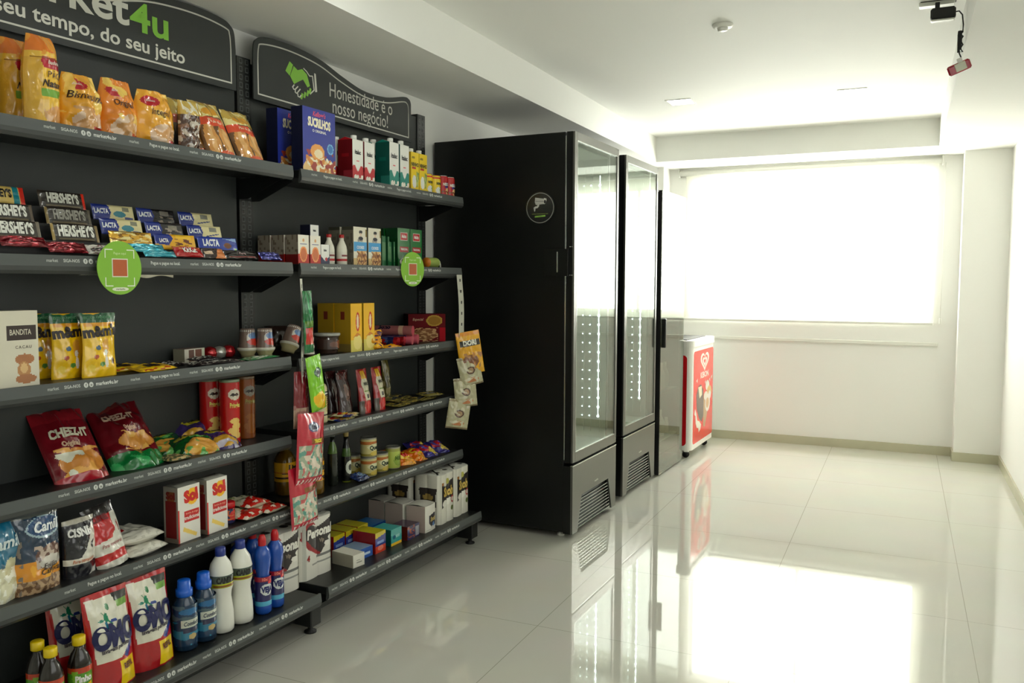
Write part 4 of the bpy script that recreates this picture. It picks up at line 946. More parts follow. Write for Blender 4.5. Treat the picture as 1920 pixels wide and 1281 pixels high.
b, S = bag(w, h, .035, f, (.85, .66, .08), seed=2.4, foot=.8, crump=.004, waist=.10, shoulder=.55, nu=30, nv=40)
b.text(S, "m&m's", .50, .71, .030, w, h, (.13, .08, .06), 'foil', bold=.05, wx=.98, rot=.06); b.text(S, 'ESCOLHA AMENDOIM', .45, .93, .007, w, h, (.35, .6, .42), 'foil', wx=.9)
q = put('candy_pouch', 'yellow candy pouch with green top, foremost of the three', 'candy pouch', 'yellow candy pouches', 'A', 2, -.790, .045, b)
again(q, 'yellow candy pouch with green top, middle of the three', 'A', 2, -.858, .085)
again(q, 'yellow candy pouch with green top, rearmost of the three', 'A', 2, -.905, .145)
fl = ink((.88, .72, .08), ('r', 0, 0, .07, 1, (.7, .55, .1)), ('r', .93, 0, 1, 1, (.7, .55, .1)), ('n', .1, 0, .9, .4, 6, 2, .2, (.7, .3, .1)))
gq = 'small candy packets lying on the middle shelf'
q = flatp('candy_packet', 'yellow candy packet lying at the shelf edge beside the pouches', 'candy packet', gq, 'A', 2, -.605, .02, .16, .065, .018, fl, (.8, .65, .1), txt='m&m', th=.026, tc=(.14, .1, .08), bold=.08, yaw=.1, up=8)
again(q, 'yellow candy packet partly under another, next to the pouches', 'A', 2, -.665, .095, yaw=-.15)
fk = ink((.14, .10, .10), ('n', .05, .1, .95, .9, 9, 2, .12, (.72, .70, .66)))
for i, (s_, y_, yw, z_) in enumerate(((-.455, .10, .2, 0), (-.40, .025, -.1, 0), (-.345, .07, .15, .012), (-.31, .015, -.25, 0))):
    flatp('candy_packet', ['black and white candy packet deepest in the pile', 'black and white candy packet at the shelf edge beside the yellow ones', 'black and white candy packet on top of the pile', 'black and white candy packet at the far end of the pile'][i], 'candy packet', gq, 'A', 2, s_, y_, .12, .06, .014, fk, (.1, .08, .08), yaw=yw, dz=z_, seed=i+2.0)
b = carton(.10, .05, .048, ink((.80, .78, .72), ('r', .22, .1, .48, .9, (.35, .20, .14)), ('r', .54, .1, .84, .9, (.42, .22, .15)), ('r', .86, 0, 1, 1, (.80, .82, .72))), (.6, .58, .5), (.5, .4, .35), nu=20, nv=8)
put('chocolate_box', 'low white and brown chocolate box behind the black packets', 'box', None, 'A', 2, -.33, .165, b, yaw=.1)
for i, (s_, c) in enumerate(((-.23, (.66, .08, .10)), (-.185, (.70, .70, .66)), (-.14, (.68, .10, .13)))):
    b = MB().lathe([(.008, .0), (.022, .006), (.027, .022), (.022, .040), (.008, .047)], c, 'shiny', cy=.027, seg=16)
    put('bonbon', ['red foil bonbon beside the low chocolate box', 'silver foil bonbon between two red ones', 'red foil bonbon at the end of the three'][i], 'bonbon', 'foil wrapped bonbons', 'A', 2, s_, .17, b)
flatp('gum_packet', 'flat green and white packet at the shelf edge before the instant noodle cups', 'packet', None, 'A', 2, -.125, .03, .20, .045, .012, ink((.16, .46, .26), ('p', [(.1, .1), (.6, .1), (.9, .6), (.4, .9)], (.80, .84, .76)), ('n', 0, 0, 1, 1, 5, 1, .3, (.3, .6, .35))), (.2, .5, .3), yaw=.15)
def cupn(r, h):
    prof = [(r*.74, 0), (r*.78, .012), (r*1.06, .026), (r*1.12, .030), (r*1.12, .036), (r*.98, .037), (r*.80, h)]
    b = MB().lathe(prof, (.50, .42, .38), 'gloss', seg=24, cy=r*1.12, bands=[(0, .026, (.66, .62, .46)), (.026, .0368, (.80, .79, .72))])
    S = lambda u, v: ((r*.985-(r*.18)*v)*math.sin((u-.5)*2*PI), r*1.12-(r*.985-(r*.18)*v)*math.cos((u-.5)*2*PI), .038+v*(h-.042))
    b.patch(lambda u, v: S(.15+.7*u, v), 24, 12, ink((.46, .38, .34), ('e', .55, .55, .26, .34, (.80, .78, .74)), ('e', .55, .66, .2, .2, (.36, .50, .68)), ('e', .55, .32, .24, .2, (.74, .20, .14)), ('r', 0, .92, 1, 1, (.82, .80, .76))), 'gloss')
    return b
q = put('pudding_cup', 'printed dessert cup standing upside down, nearest the green packet', 'dessert cup', 'upside-down dessert cups', 'A', 2, -.096, .105, cupn(.034, .108))
again(q, 'printed dessert cup standing upside down, second of the pair', 'A', 2, -.052, .06)
b = cupn(.034, .108); T_ = Matrix.Translation((0, .02, .022)) @ Matrix.Rotation(math.radians(24), 4, 'Y'); b.v = [tuple(T_ @ Vector(p)) for p in b.v]
put('pudding_cup', 'printed dessert cup tipped over against the shelf seam', 'dessert cup', None, 'B', 2, .06, .03, b)
# ---- level 2, bay B
b = MB().lathe([(.020, 0), (.024, .004), (.024, .05), (.020, .06)], (.25, .18, .14), 'gloss', cy=.024, seg=20); label_on(b, .024, .010, .044, ink((.82, .80, .74), ('r', .3, .3, .7, .7, (.3, .28, .25))), 'carton')
put('spice_jar', 'small jar with a pale label behind the hanging candy strip', 'jar', None, 'B', 2, .150, .035, [('body', b), ('lid', MB().lathe([(.022, .06), (.022, .076), (.020, .078)], (.75, .73, .68), 'plast', cy=.024, seg=18), 'pale lid')])
b = MB().lathe([(.040, 0), (.043, .004), (.052, .074)], (.22, .15, .12), 'film', cy=.055, seg=28); b.patch(cyl(.0505, .02, .06, .055), 30, 8, ink((.24, .16, .13), ('e', .56, .5, .08, .4, (.55, .30, .18)), ('e', .45, .5, .06, .3, (.4, .25, .2))), 'gloss')
put('sweets_tub', 'round dark tub of sweets with a clear lid beside the yellow biscuit boxes', 'tub', None, 'B', 2, .298, .03, [('body', b), ('lid', MB().lathe([(.054, .074), (.056, .076), (.056, .084), (.052, .087)], (.60, .60, .56), 'film', cy=.055, seg=28), 'clear lid')])
b = MB().lathe([(.045, 0), (.045, .12)], (.16, .10, .08), 'gloss', cy=.045, seg=24)
put('dark_tub', 'tall dark tub standing at the back by the shelf seam', 'tub', None, 'B', 2, .115, .15, b)
w, h = .078, .205
f = ink((.93, .72, .06), ('e', .62, .62, .17, .20, (.78, .14, .08)), ('e', .62, .62, .10, .15, (.93, .86, .70)), ('r', 0, 0, 1, .24, (.86, .80, .36)), ('e', .6, .20, .36, .16, (.93, .86, .50)), ('p', [(.2, .30), (.9, .34), (.6, .40)], (.80, .48, .12)))
b = carton(w, .085, h, f, ink((.66, .52, .10), ('e', .5, .75, .14, .06, (.45, .15, .08)), ('r', 0, 0, 1, .2, (.5, .42, .2))), (.8, .62, .1), nu=20, nv=34)
q = put('biscuit_box', 'tall yellow biscuit box beside the round tub', 'biscuit box', 'tall yellow biscuit boxes', 'B', 2, .425, .03, b)
again(q, 'tall yellow biscuit box, second from the tub', 'B', 2, .515, .03)
again(q, 'tall yellow biscuit box in the second row', 'B', 2, .425, .12)
w, h = .088, .145
b = carton(w, .04, h, ink((.62, .58, .14), ('e', .5, .14, .26, .14, (.40, .22, .12)), ('r', .05, .9, .95, .96, (.5, .45, .1))), (.35, .32, .08), (.5, .46, .12), nu=16, nv=20); b.text(front(w, h), 'belvita', .5, .62, .020, w, h, (.10, .16, .34), bold=.03, wx=.72)
put('biscuit_box', 'olive-yellow biscuit box standing behind the crumpled yellow packet', 'biscuit box', None, 'B', 2, .690, .165, b)
b, S = bag(.10, .085, .06, ink((.90, .62, .08), ('n', 0, 0, 1, 1, 5, 1, .2, (.97, .78, .2)), ('n', 0, 0, 1, 1, 5, 6, .25, (.35, .2, .3))), (.85, .58, .1), seed=8.1, crump=.022, foot=.6, shoulder=.4)
put('biscuit_packet', 'crumpled yellow packet opened upwards beside the blue rolls', 'packet', None, 'B', 2, .575, .02, b)
flatp('biscuit_packet', 'flat yellow packet lying at the shelf edge before the blue rolls', 'packet', None, 'B', 2, .665, .006, .14, .06, .018, ink((.90, .62, .08), ('n', 0, 0, 1, 1, 5, 9, .25, (.25, .2, .4))), (.8, .55, .1), seed=5.0, crump=.005)
def roll_(w, r, f, end, m='gloss'):
    b = MB(); S = lambda u, v: ((u-.5)*w, r-r*math.cos((v-.5)*2*PI), r+r*math.sin((v-.5)*2*PI))
    b.patch(S, 24, 16, f, m)
    for sx in (-1, 1):
        P = [(sx*w/2, r-r*math.cos(2*PI*i/16), r+r*math.sin(2*PI*i/16)) for i in range(16)]
        b.faces(P, [tuple(range(16)) if sx > 0 else tuple(range(15, -1, -1))], end, m)
    return b, S
b, S = roll_(.22, .024, ink((.58, .34, .34), ('r', .7, 0, .8, 1, (.75, .6, .5)), ('r', .0, 0, .12, 1, (.35, .2, .22))), (.80, .35, .40)); b.text(S, 'Bono', .38, .62, .020, .22, .15, (.15, .12, .2), 'gloss', bold=.06)
gr = 'wrapped biscuit rolls in a pile'
put('biscuit_roll', 'brown-pink biscuit roll lying on top of the blue ones', 'biscuit roll', gr, 'B', 2, .815, .135, b, yaw=-1.30, dz=.043)
b, S = roll_(.19, .022, ink((.14, .19, .42), ('r', .62, 0, .72, 1, (.75, .12, .16)), ('r', .9, 0, 1, 1, (.70, .10, .14)), ('n', 0, 0, .9, 1, 5, 1, .2, (.3, .38, .6))), (.78, .10, .16), 'shiny')
q = put('biscuit_roll', 'blue biscuit roll with red end beside the flat yellow packet', 'biscuit roll', gr, 'B', 2, .705, .125, b, yaw=-1.30)
again(q, 'blue biscuit roll in the middle of the pile', 'B', 2, .762, .130, yaw=-1.30)
b, S = roll_(.18, .023, ink((.22, .20, .40), ('r', .86, 0, 1, 1, (.80, .36, .42))), (.84, .42, .46))
q = put('biscuit_roll', 'pink-ended biscuit roll between the blue ones and its twin', 'biscuit roll', gr, 'B', 2, .830, .125, b, yaw=-1.30)
again(q, 'pink-ended biscuit roll at the end of the pile beside the dark red boxes', 'B', 2, .885, .13, yaw=-1.30)
w, h = .19, .066
f = ink((.36, .045, .07), ('e', .70, .5, .22, .42, (.66, .52, .20)), ('e', .70, .5, .17, .32, (.55, .40, .15)))
b = carton(w, .10, h, f, (.22, .03, .05), (.3, .05, .07), m='dull', nu=26, nv=14); b.text(front(w, h), 'Especial', .26, .6, .012, w, h, (.75, .62, .5), 'dull', bold=.01, sh=.2)
q = put('bonbon_box', 'flat dark red bonbon box, upper of two at the shelf end', 'bonbon box', 'stacked dark red bonbon boxes', 'B', 2, 1.085, .095, b, yaw=-.75, dz=.0712)
f = ink((.36, .045, .07), ('e', .45, .5, .34, .4, (.48, .32, .20)), ('n', .1, 0, .8, 1, 8, 1, .1, (.70, .55, .38)), ('r', .85, 0, 1, 1, (.6, .05, .1)))
put('bonbon_box', 'flat dark red bonbon box with a picture, lower of two at the shelf end', 'bonbon box', 'stacked dark red bonbon boxes', 'B', 2, 1.085, .095, carton(w, .10, .07, f, (.22, .03, .05), (.3, .05, .07), m='dull', nu=26, nv=14), yaw=-.75)

# ---- level 3, bay A
def chips(w, h, f, txts, seed, deg, m='foil', crump=.010):
    b, S = bag(w, h, .075, f, (.35, .05, .08), m=m, seed=seed, foot=.35, top=.0, crump=crump, shoulder=.6, nu=34, nv=44, mb=lean(MB(), deg))
    for t, u, v, th, c, wx in txts: b.text(S, t, u, v, th, w, h, c, m, bold=.05, wx=wx, sh=.12)
    return b
f = ink((.46, .06, .11), ('r', 0, .82, 1, 1, (.55, .10, .14)), ('e', .55, .28, .42, .17, (.80, .52, .22)), ('n', .1, .1, 1, .46, 4, 2, .12, (.90, .66, .32)), ('n', .0, .0, 1, .4, 5, 7, .25, (.90, .90, .82)), ('r', 0, 0, 1, .12, (.66, .06, .14)))
put('snack_bag', 'dark red snack bag leaning back, nearest the picture edge', 'snack bag', 'big leaning snack bags', 'A', 3, -.850, .03, chips(.165, .27, f, [('CHEEZ-IT', .5, .64, .030, (.86, .84, .74), .62), ('Original', .45, .50, .016, (.80, .66, .55), .8)], 3.3, 38), yaw=-.12)
f = ink((.42, .06, .10), ('e', .6, .40, .36, .10, (.82, .56, .24)), ('n', .3, .28, 1, .52, 5, 1, .1, (.90, .70, .36)), ('r', 0, 0, 1, .26, (.06, .44, .20)), ('n', 0, 0, 1, .26, 4, 3, .2, (.2, .62, .34)), ('p', [(.1, .94), (.6, .98), (.6, .90), (.2, .84)], (.50, .18, .16)))
put('snack_bag', 'dark red and green snack bag leaning back beside the first', 'snack bag', 'big leaning snack bags', 'A', 3, -.650, .03, chips(.180, .285, f, [('CHEEZ-IT', .44, .72, .026, (.80, .68, .58), .62), ('Original', .5, .56, .014, (.85, .7, .6), .7)], 6.6, 42, crump=.014), yaw=-.15)
fg = ink((.08, .34, .14), ('e', .6, .34, .40, .28, (.84, .60, .24)), ('n', .2, .1, 1, .6, 4, 1, .12, (.93, .72, .32)), ('n', 0, 0, 1, 1, 5, 6, .28, (.40, .70, .35)), ('e', .4, .8, .3, .1, (.80, .74, .2)))
fp_ = ink((.24, .18, .40), ('e', .5, .32, .36, .22, (.86, .66, .22)), ('n', .1, .0, 1, .3, 5, 1, .1, (.76, .74, .80)), ('e', .5, .8, .36, .12, (.74, .70, .16)))
gt = 'small corn snack bags in a heap'
put('corn_snack_bag', 'green corn snack bag lying at the shelf edge', 'snack bag', gt, 'A', 3, -.415, .025, chips(.16, .15, fg, [('Torcida', .42, .80, .018, (.12, .14, .1), .8)], 2.1, 62), yaw=-.35)
put('corn_snack_bag', 'green corn snack bag deeper on the shelf', 'snack bag', gt, 'A', 3, -.47, .12, chips(.15, .15, fg, [('Torcida', .42, .80, .018, (.12, .14, .1), .8)], 8.1, 58), yaw=-.35)
put('corn_snack_bag', 'purple and yellow corn snack bag at the shelf edge beside the red can', 'snack bag', gt, 'A', 3, -.300, .02, chips(.13, .15, fp_, [('Torcida', .45, .80, .016, (.12, .12, .1), .8)], 5.1, 60), yaw=-.3, dz=.004)
put('corn_snack_bag', 'purple and yellow corn snack bag deeper behind the heap', 'snack bag', gt, 'A', 3, -.33, .13, chips(.14, .17, fp_, [('Torcida', .45, .80, .018, (.12, .12, .1), .8)], 4.1, 48), yaw=-.3)
flatp('candy_packet', 'small flat silver-edged packet between the big bags and the heap', 'packet', None, 'A', 3, -.525, .02, .09, .06, .02, ink((.30, .34, .22), ('n', 0, 0, 1, 1, 6, 2, .05, (.70, .60, .40))), (.3, .3, .2))
def tubecan(r, h, col, lid, face, dim=1.0):
    b = MB().lathe([(r*.96, 0), (r, .003), (r, h-.004), (r*.97, h)], col, 'gloss', cy=r, seg=28)
    S, _ = label_on(b, r, .004, h-.006, ink(col, ('e', .45, .80, .16, .09, (.86*dim, .82*dim, .74*dim)), ('p', [(.33, .79), (.40, .83), (.45, .805), (.50, .83), (.57, .79), (.50, .77), (.45, .785), (.40, .77)], (.14, .08, .07)), ('e', .45, .36, .13, .05, face), ('e', .50, .28, .13, .05, face), ('e', .42, .20, .14, .06, face), ('e', .48, .12, .14, .05, face)), 'gloss', .15, .85, 30, 40)
    b.text(S, 'Pringles', .47, .62, .017, 2*PI*r, h-.01, (.90*dim, .85*dim, .4*dim), 'gloss', bold=.03, wx=.55, off=.0014)
    return [('body', b), ('lid', MB().lathe([(r*1.03, h-.006), (r*1.03, h+.003), (r*.97, h+.005)], lid, 'film', cy=r, seg=28), 'clear plastic lid')]
q = put('chips_can', 'tall red chips can, foremost', 'chips can', 'tall chips cans', 'A', 3, -.218, .075, tubecan(.0355, .230, (.76, .07, .07), (.55, .62, .5), (.93, .78, .42)))
again(q, 'tall red chips can standing in shade behind the foremost one', 'A', 3, -.232, .16)
put('chips_can', 'tall orange-brown chips can beside the shelf seam', 'chips can', 'tall chips cans', 'A', 3, -.115, .10, tubecan(.0355, .230, (.50, .26, .08), (.5, .4, .3), (.55, .32, .12), .6))
# ---- level 3, bay B
r, h = .029, .16
b = MB().lathe([(r*.9, 0), (r, .006), (r*.96, .04), (r*.80, .075), (r*.95, .11), (r*.98, h-.02), (r*.8, h-.004), (r*.6, h)], (.86, .82, .64), 'plast', cy=r, seg=24)
b.patch(lambda u, v: (r*(.99-.18*math.exp(-((v-.35)/.25)**2))*1.02*math.sin((u-.5)*2.6), r-r*(.99-.18*math.exp(-((v-.35)/.25)**2))*1.02*math.cos((u-.5)*2.6), .03+v*.10), 12, 20, ink((.12, .13, .18), ('r', .25, .88, .75, .95, (.8, .8, .75)), ('r', .35, .2, .65, .75, (.20, .18, .16))), 'gloss')
b.text(lambda u, v: (r*1.02*math.sin((u-.5)*2.6), r-r*1.02*math.cos((u-.5)*2.6)-.001, .03+v*.10), "HELLMANN'S", .5, .5, .010, .075, .10, (.84, .76, .45), 'gloss', bold=.03, wx=.8, rot=PI/2, off=.002)
put('mayonnaise_bottle', 'cream mayonnaise bottle with a dark label beside the hanging candy strip', 'bottle', None, 'B', 3, .250, .05, b, dz=0)
gk = 'standing sauce pouches'
def pouch(w, h, f, txts, seed, m='foil', crump=.004, waist=.12, deg=6, d=.05, back=(.5, .07, .08), shoulder=.35, nu=28, nv=40, top=0):
    b, S = bag(w, h, d, f, back, m=m, seed=seed, foot=.85, crump=crump, waist=waist, shoulder=shoulder, nu=nu, nv=nv, mb=lean(MB(), deg), top=top)
    for t in txts:
        b.text(S, t[0], t[1], t[2], t[3], w, h, t[4], m, bold=.06 if t[0] == 'OMO' else .04, wx=t[5], rot=t[6] if len(t) > 6 else 0)
    return b
f = ink((.62, .09, .09), ('p', [(.30, .95), (.70, .95), (.74, .78), (.26, .78)], (.86, .66, .10)), ('p', [(.25, .78), (.75, .78), (.86, .62), (.70, .30), (.32, .30), (.16, .62)], (.80, .78, .66)), ('r', .28, .48, .72, .51, (.45, .55, .25)), ('e', .5, .14, .22, .14, (.80, .12, .10)), ('r', .0, .0, .2, .3, (.34, .30, .26)), ('r', .42, .34, .60, .42, (.15, .12, .1)))
q = put('sauce_pouch', 'red ketchup pouch with a pale label, foremost', 'sauce pouch', gk, 'B', 3, .545, .045, pouch(.088, .198, f, [('HEINZ', .5, .66, .012, (.12, .12, .1), .7)], 1.2), yaw=.1)
again(q, 'red ketchup pouch with a pale label, second of the two', 'B', 3, .655, .045, yaw=.1)
f = ink((.20, .12, .12), ('e', .5, .55, .2, .2, (.34, .22, .18)), ('r', 0, .85, 1, 1, (.3, .1, .1)))
q = put('sauce_pouch', 'dark brown sauce pouch in the shade behind the mayonnaise bottle', 'sauce pouch', gk, 'B', 3, .425, .12, pouch(.08, .195, f, [], 4.2), yaw=.1)
again(q, 'dark brown sauce pouch nearest the red pouches', 'B', 3, .485, .10, yaw=.1)
again(q, 'dark brown sauce pouch deepest behind the others', 'B', 3, .405, .045, yaw=.1)
f = ink((.86, .82, .62), ('e', .4, .6, .30, .24, (.80, .14, .10)), ('p', [(0, 0), (.4, 0), (.2, .35), (0, .4)], (.12, .20, .48)), ('p', [(.6, 1), (1, 1), (1, .4), (.75, .6)], (.14, .22, .5)), ('n', .2, .0, .8, .4, 6, 1, .15, (.8, .6, .2)))
for i, (s_, y_, yw, z_) in enumerate(((.345, .012, .1, 0), (.40, .055, -.3, .0), (.385, .006, .3, .014))):
    flatp('stock_sachet', ['blue and yellow sachet lying at the shelf edge by the mayonnaise bottle', 'blue and yellow sachet lying deeper behind its twins', 'blue and yellow sachet lying on top of another'][i], 'sachet', 'blue and yellow sachets', 'B', 3, s_, y_, .12, .085, .012, f, (.7, .68, .5), yaw=yw, dz=z_, seed=i+1.0, txt='MAGGI', th=.016, tc=(.93, .85, .2))
b = pouch(.055, .225, ink((.36, .33, .14), ('r', 0, .55, 1, 1, (.46, .42, .18)), ('n', 0, 0, 1, .5, 5, 1, .1, (.6, .55, .35))), [], 2.0, deg=3, back=(.3, .28, .1))
put('pasta_bag', 'narrow olive-yellow bag standing upright at the back', 'bag', None, 'B', 3, .905, .185, b)
fs = ink((.48, .44, .22), ('n', 0, 0, 1, 1, 5, 1, .1, (.66, .58, .28)), ('r', .2, .3, .75, .5, (.16, .20, .28)))
for i, (s_, y_, yw, z_, up) in enumerate(((.80, .03, .1, 0, 0), (.885, .055, -.1, .0, 0), (.84, .075, .4, .016, 4), (1.02, .04, 0, 0, 0), (1.125, .055, .2, 0, 0), (1.07, .03, -.2, .014, 3), (.95, .11, .3, .010, 4))):
    flatp('seasoning_sachet', ['dull yellow sachet lying at the shelf edge beside the red pouches', 'dull yellow sachet lying behind the first one', 'dull yellow sachet lying across two others', 'dull yellow sachet lying in the middle of the heap', 'dull yellow sachet at the free end of the shelf', 'dull yellow sachet resting across the two end ones', 'dull yellow sachet lying deepest in the heap'][i], 'sachet', 'flat yellow sachets in a loose heap', 'B', 3, s_, y_, .13, .085, .014, fs, (.4, .36, .2), yaw=yw, dz=z_, seed=i*1.3+1, up=up)

# ---- level 4, bay A
w, h = .15, .225
f = ink((.86, .85, .72), ('p', [(0, 1), (1, 1), (1, .60), (.55, .42), (0, .5)], (.10, .42, .55)), ('e', .70, .36, .18, .16, (.80, .78, .62)), ('n', 0, 0, 1, .4, 9, 1, .1, (.95, .95, .88)), ('r', .78, .8, .95, .86, (.85, .85, .8)))
b, S = bag(w, h, .07, f, (.6, .6, .5), m='film', seed=2.2, foot=.9, crump=.008, top=.2)
b.text(S, 'Camil', .5, .72, .03, w, h, (.8, .85, .85), 'film', bold=.03)
put('rice_bag', 'blue and white bag of rice cut by the picture edge', 'rice bag', None, 'A', 4, -1.135, .035, b)
w, h = .135, .225
f = ink((.10, .20, .30), ('r', 0, .0, 1, .40, (.86, .56, .12)), ('n', 0, .0, 1, .46, 4, 8, .18, (.92, .66, .16)), ('e', .68, .42, .32, .16, (.42, .30, .26)), ('n', .35, .3, 1, .58, 9, 1, .05, (.76, .68, .62)), ('e', .7, .36, .28, .08, (.80, .78, .74)), ('r', 0, 0, 1, .17, (.48, .36, .26)), ('n', 0, 0, 1, .17, 14, 2, .0, (.72, .60, .46)), ('n', 0, 0, .12, .8, 9, 2, .1, (.5, .45, .4)),
        ('e', .6, .80, .40, .13, (.62, .72, .76)), ('e', .6, .81, .37, .11, (.08, .26, .44)), ('r', .0, .93, 1, 1, (.40, .42, .40)))
b, S = bag(w, h, .06, f, (.4, .36, .3), m='film', seed=7.2, foot=.9, crump=.008, top=.2, nu=34, nv=44)
b.text(S, 'Camil', .62, .80, .026, w, h, (.90, .92, .92), 'film', bold=.03, wx=.85, sh=.2); b.text(S, 'Feijão', .66, .32, .014, w, h, (.2, .14, .08), 'film', bold=.01, sh=.2); b.text(S, 'Carioca', .68, .25, .015, w, h, (.2, .14, .08), 'film', bold=.02, sh=.2)
put('bean_bag', 'bag of brown beans with a dark blue and orange print', 'bean bag', None, 'A', 4, -1.028, .025, b)
w, h = .105, .168
def saltf(c): return ink(c, ('p', [(.42, .34), (.60, .52), (.70, .80), (.92, .90), (1, .6), (1, .24), (.2, .24), (.0, .34)], (.86, .85, .80)), ('r', 0, .24, 1, .34, (.86, .85, .80)), ('p', [(.72, .56), (.80, .62), (.80, .46), (.74, .44)], (.1, .1, .1)), ('p', [(0, .20), (.6, .20), (.98, .12), (.98, .0), (0, .0)], c), ('r', 0, .93, 1, 1, (.70, .68, .62)), ('p', [(.62, 0), (1, 0), (1, .16)], (.88, .87, .84)))
b, S = bag(w, h, .06, saltf((.11, .11, .14)), (.7, .69, .66), m='foil', seed=1.9, foot=.9, crump=.006, top=.1, shoulder=.6, nu=30, nv=40)
b.text(S, 'CISNE', .38, .78, .021, w, h, (.90, .90, .88), 'foil', bold=.05, wx=.75); b.text(S, 'Para temperar', .48, .29, .010, w, h, (.75, .42, .25), 'foil', sh=.3, wx=.8)
put('salt_bag', 'black and white bag of salt beside the bean bag', 'salt bag', None, 'A', 4, -.890, .035, b, yaw=.05)
b, S = bag(.108, .190, .06, ink((.86, .85, .80), ('p', [(0, 1), (.92, 1), (.72, .78), (.55, .46), (.0, .42)], (.74, .10, .11)), ('r', 0, .10, 1, .24, (.76, .12, .12)), ('p', [(.82, .64), (.87, .72), (.87, .50), (.83, .52)], (.6, .1, .1)), ('r', 0, .84, 1, 1, (.22, .21, .2))), (.8, .79, .76), m='foil', seed=9.4, foot=.9, crump=.008, top=.1, shoulder=.6, nu=30, nv=40, mb=lean(MB(), 12, roll=-8))
b.text(S, 'CISNE', .38, .80, .017, .108, .19, (.45, .06, .08), 'foil', bold=.05, wx=.8); b.text(S, 'Para temperar', .5, .36, .010, .108, .19, (.6, .3, .3), 'foil', sh=.3, wx=.8)
put('salt_bag', 'red and white bag of salt leaning back on the flat white sacks', 'salt bag', None, 'A', 4, -.785, .025, b, dz=.003)
f = ink((.82, .81, .76), ('r', 0, .5, .35, 1, (.62, .09, .10)), ('n', 0, 0, 1, 1, 7, 2, .3, (.74, .73, .68)))
def sack(seed):
    return flat(.155, .13, .042, f, (.8, .79, .74), m='foil', seed=seed, crump=.006, nu=24, nv=20)
q = put('sugar_bag', 'white bag lying flat at the bottom of the small pile', 'bag', 'flat white bags in a pile', 'A', 4, -.665, .035, sack(1.0), yaw=.1)
again(q, 'white bag with a red corner lying on top of the small pile', 'A', 4, -.675, .05, yaw=-.05, dz=.040)
w, h = .096, .185
f = ink((.90, .89, .85), ('e', .66, .79, .27, .15, (.95, .72, .10)), ('r', .28, .34, .95, .55, (.76, .12, .11)), ('p', [(.2, .20), (.8, .04), (.85, .10), (.25, .27)], (.93, .80, .40)), ('r', 0, .0, .06, .6, (.80, .2, .18)))
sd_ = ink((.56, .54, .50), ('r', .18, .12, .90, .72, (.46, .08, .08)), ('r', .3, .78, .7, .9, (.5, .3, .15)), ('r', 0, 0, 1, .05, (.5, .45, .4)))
b = carton(w, .062, h, f, sd_, (.66, .66, .62), m='carton', nu=28, nv=38); S = front(w, h)
b.text(S, 'Sol', .60, .80, .036, w, h, (.80, .12, .10), bold=.07, wx=.95, rot=.1); b.text(S, 'tradicional', .62, .42, .012, w, h, (.93, .88, .84), bold=.03, wx=.9); b.text(S, 'farinha de trigo', .62, .50, .006, w, h, (.93, .7, .6), wx=1)
b.text(side(w, .062, h), 'Sol', .5, .84, .022, .062, h, (.45, .1, .08), bold=.06)
for t_ in (0, 1): b.patch(lambda u, v: ((u-.5)*w*.92, .003+.056*v, h+.004*math.sin(PI*v)), 4, 6, (.72, .72, .68), 'carton')
q = put('flour_pack', 'white and red flour pack beside the flat white bags', 'flour pack', 'white and red flour packs', 'A', 4, -.508, .035, b, yaw=.05)
again(q, 'white and red flour pack beside the little red-lidded pot', 'A', 4, -.390, .030, yaw=.05)
b = MB().lathe([(.024, 0), (.026, .004), (.026, .056)], (.16, .14, .26), 'gloss', cy=.026, seg=20); label_on(b, .026, .006, .054, ink((.15, .16, .32), ('e', .6, .5, .22, .4, (.80, .14, .12)), ('n', .2, 0, .9, 1, 5, 1, .2, (.85, .4, .2))), 'gloss')
put('baking_powder_pot', 'little dark pot with a red lid beside the flour packs', 'pot', None, 'A', 4, -.300, .05, [('body', b), ('lid', MB().lathe([(.027, .056), (.027, .074), (.025, .077)], (.74, .06, .09), 'plast', cy=.026, seg=20), 'red lid')])
f = ink((.80, .78, .66), ('n', 0, 0, 1, 1, 6, 3, .2, (.60, .62, .40)), ('p', [(0, 0), (1, 0), (1, .3), (.5, .5), (0, .3)], (.78, .14, .10)), ('n', 0, 0, 1, .5, 5, 3, .22, (.93, .88, .8)))
for i, (s_, y_, yw, z_) in enumerate(((-.205, .03, .2, 0), (-.105, .02, .1, .0), (-.155, .06, .0, .026))):
    flatp('pasta_packet', ['red and white packet lying beside the red-lidded pot', 'red and white packet lying by the shelf seam', 'red and white packet lying across the other two'][i], 'packet', 'red and white packets lying flat', 'A', 4, s_, y_, .12, .13, .032, f, (.75, .7, .6), yaw=yw, dz=z_, seed=i+3.0, crump=.006)
# ---- level 4, bay B
r, h = .043, .200
b = MB().lathe([(r*.9, 0), (r, .008), (r, .055), (r*.93, .065), (r, .075), (r, h*.72), (r*.7, h*.84), (r*.32, h*.92), (r*.32, h)], (.50, .36, .05), 'liquid', cy=r, seg=28)
S, _ = label_on(b, r, .058, .135, ink((.93, .70, .10), ('n', 0, 0, 1, .5, 6, 1, .2, (.25, .16, .08)), ('r', 0, .45, 1, .5, (.85, .5, .1))), 'gloss', .1, .9, 30, 12)
b.text(S, 'Liza', .50, .70, .024, 2*PI*r, .077, (.14, .12, .10), 'gloss', bold=.06, off=.0014, wx=.8)
q = put('oil_bottle', 'golden cooking oil bottle behind the hanging gummy bags', 'bottle', 'golden oil bottles', 'B', 4, .180, .045, [('body', b), ('cap', MB().lathe([(r*.36, h), (r*.38, h+.016), (r*.3, h+.02)], (.85, .7, .1), 'plast', cy=r, seg=16), 'yellow cap')])
again(q, 'golden cooking oil bottle deeper behind the first one', 'B', 4, .120, .14)
r, h = .021, .222
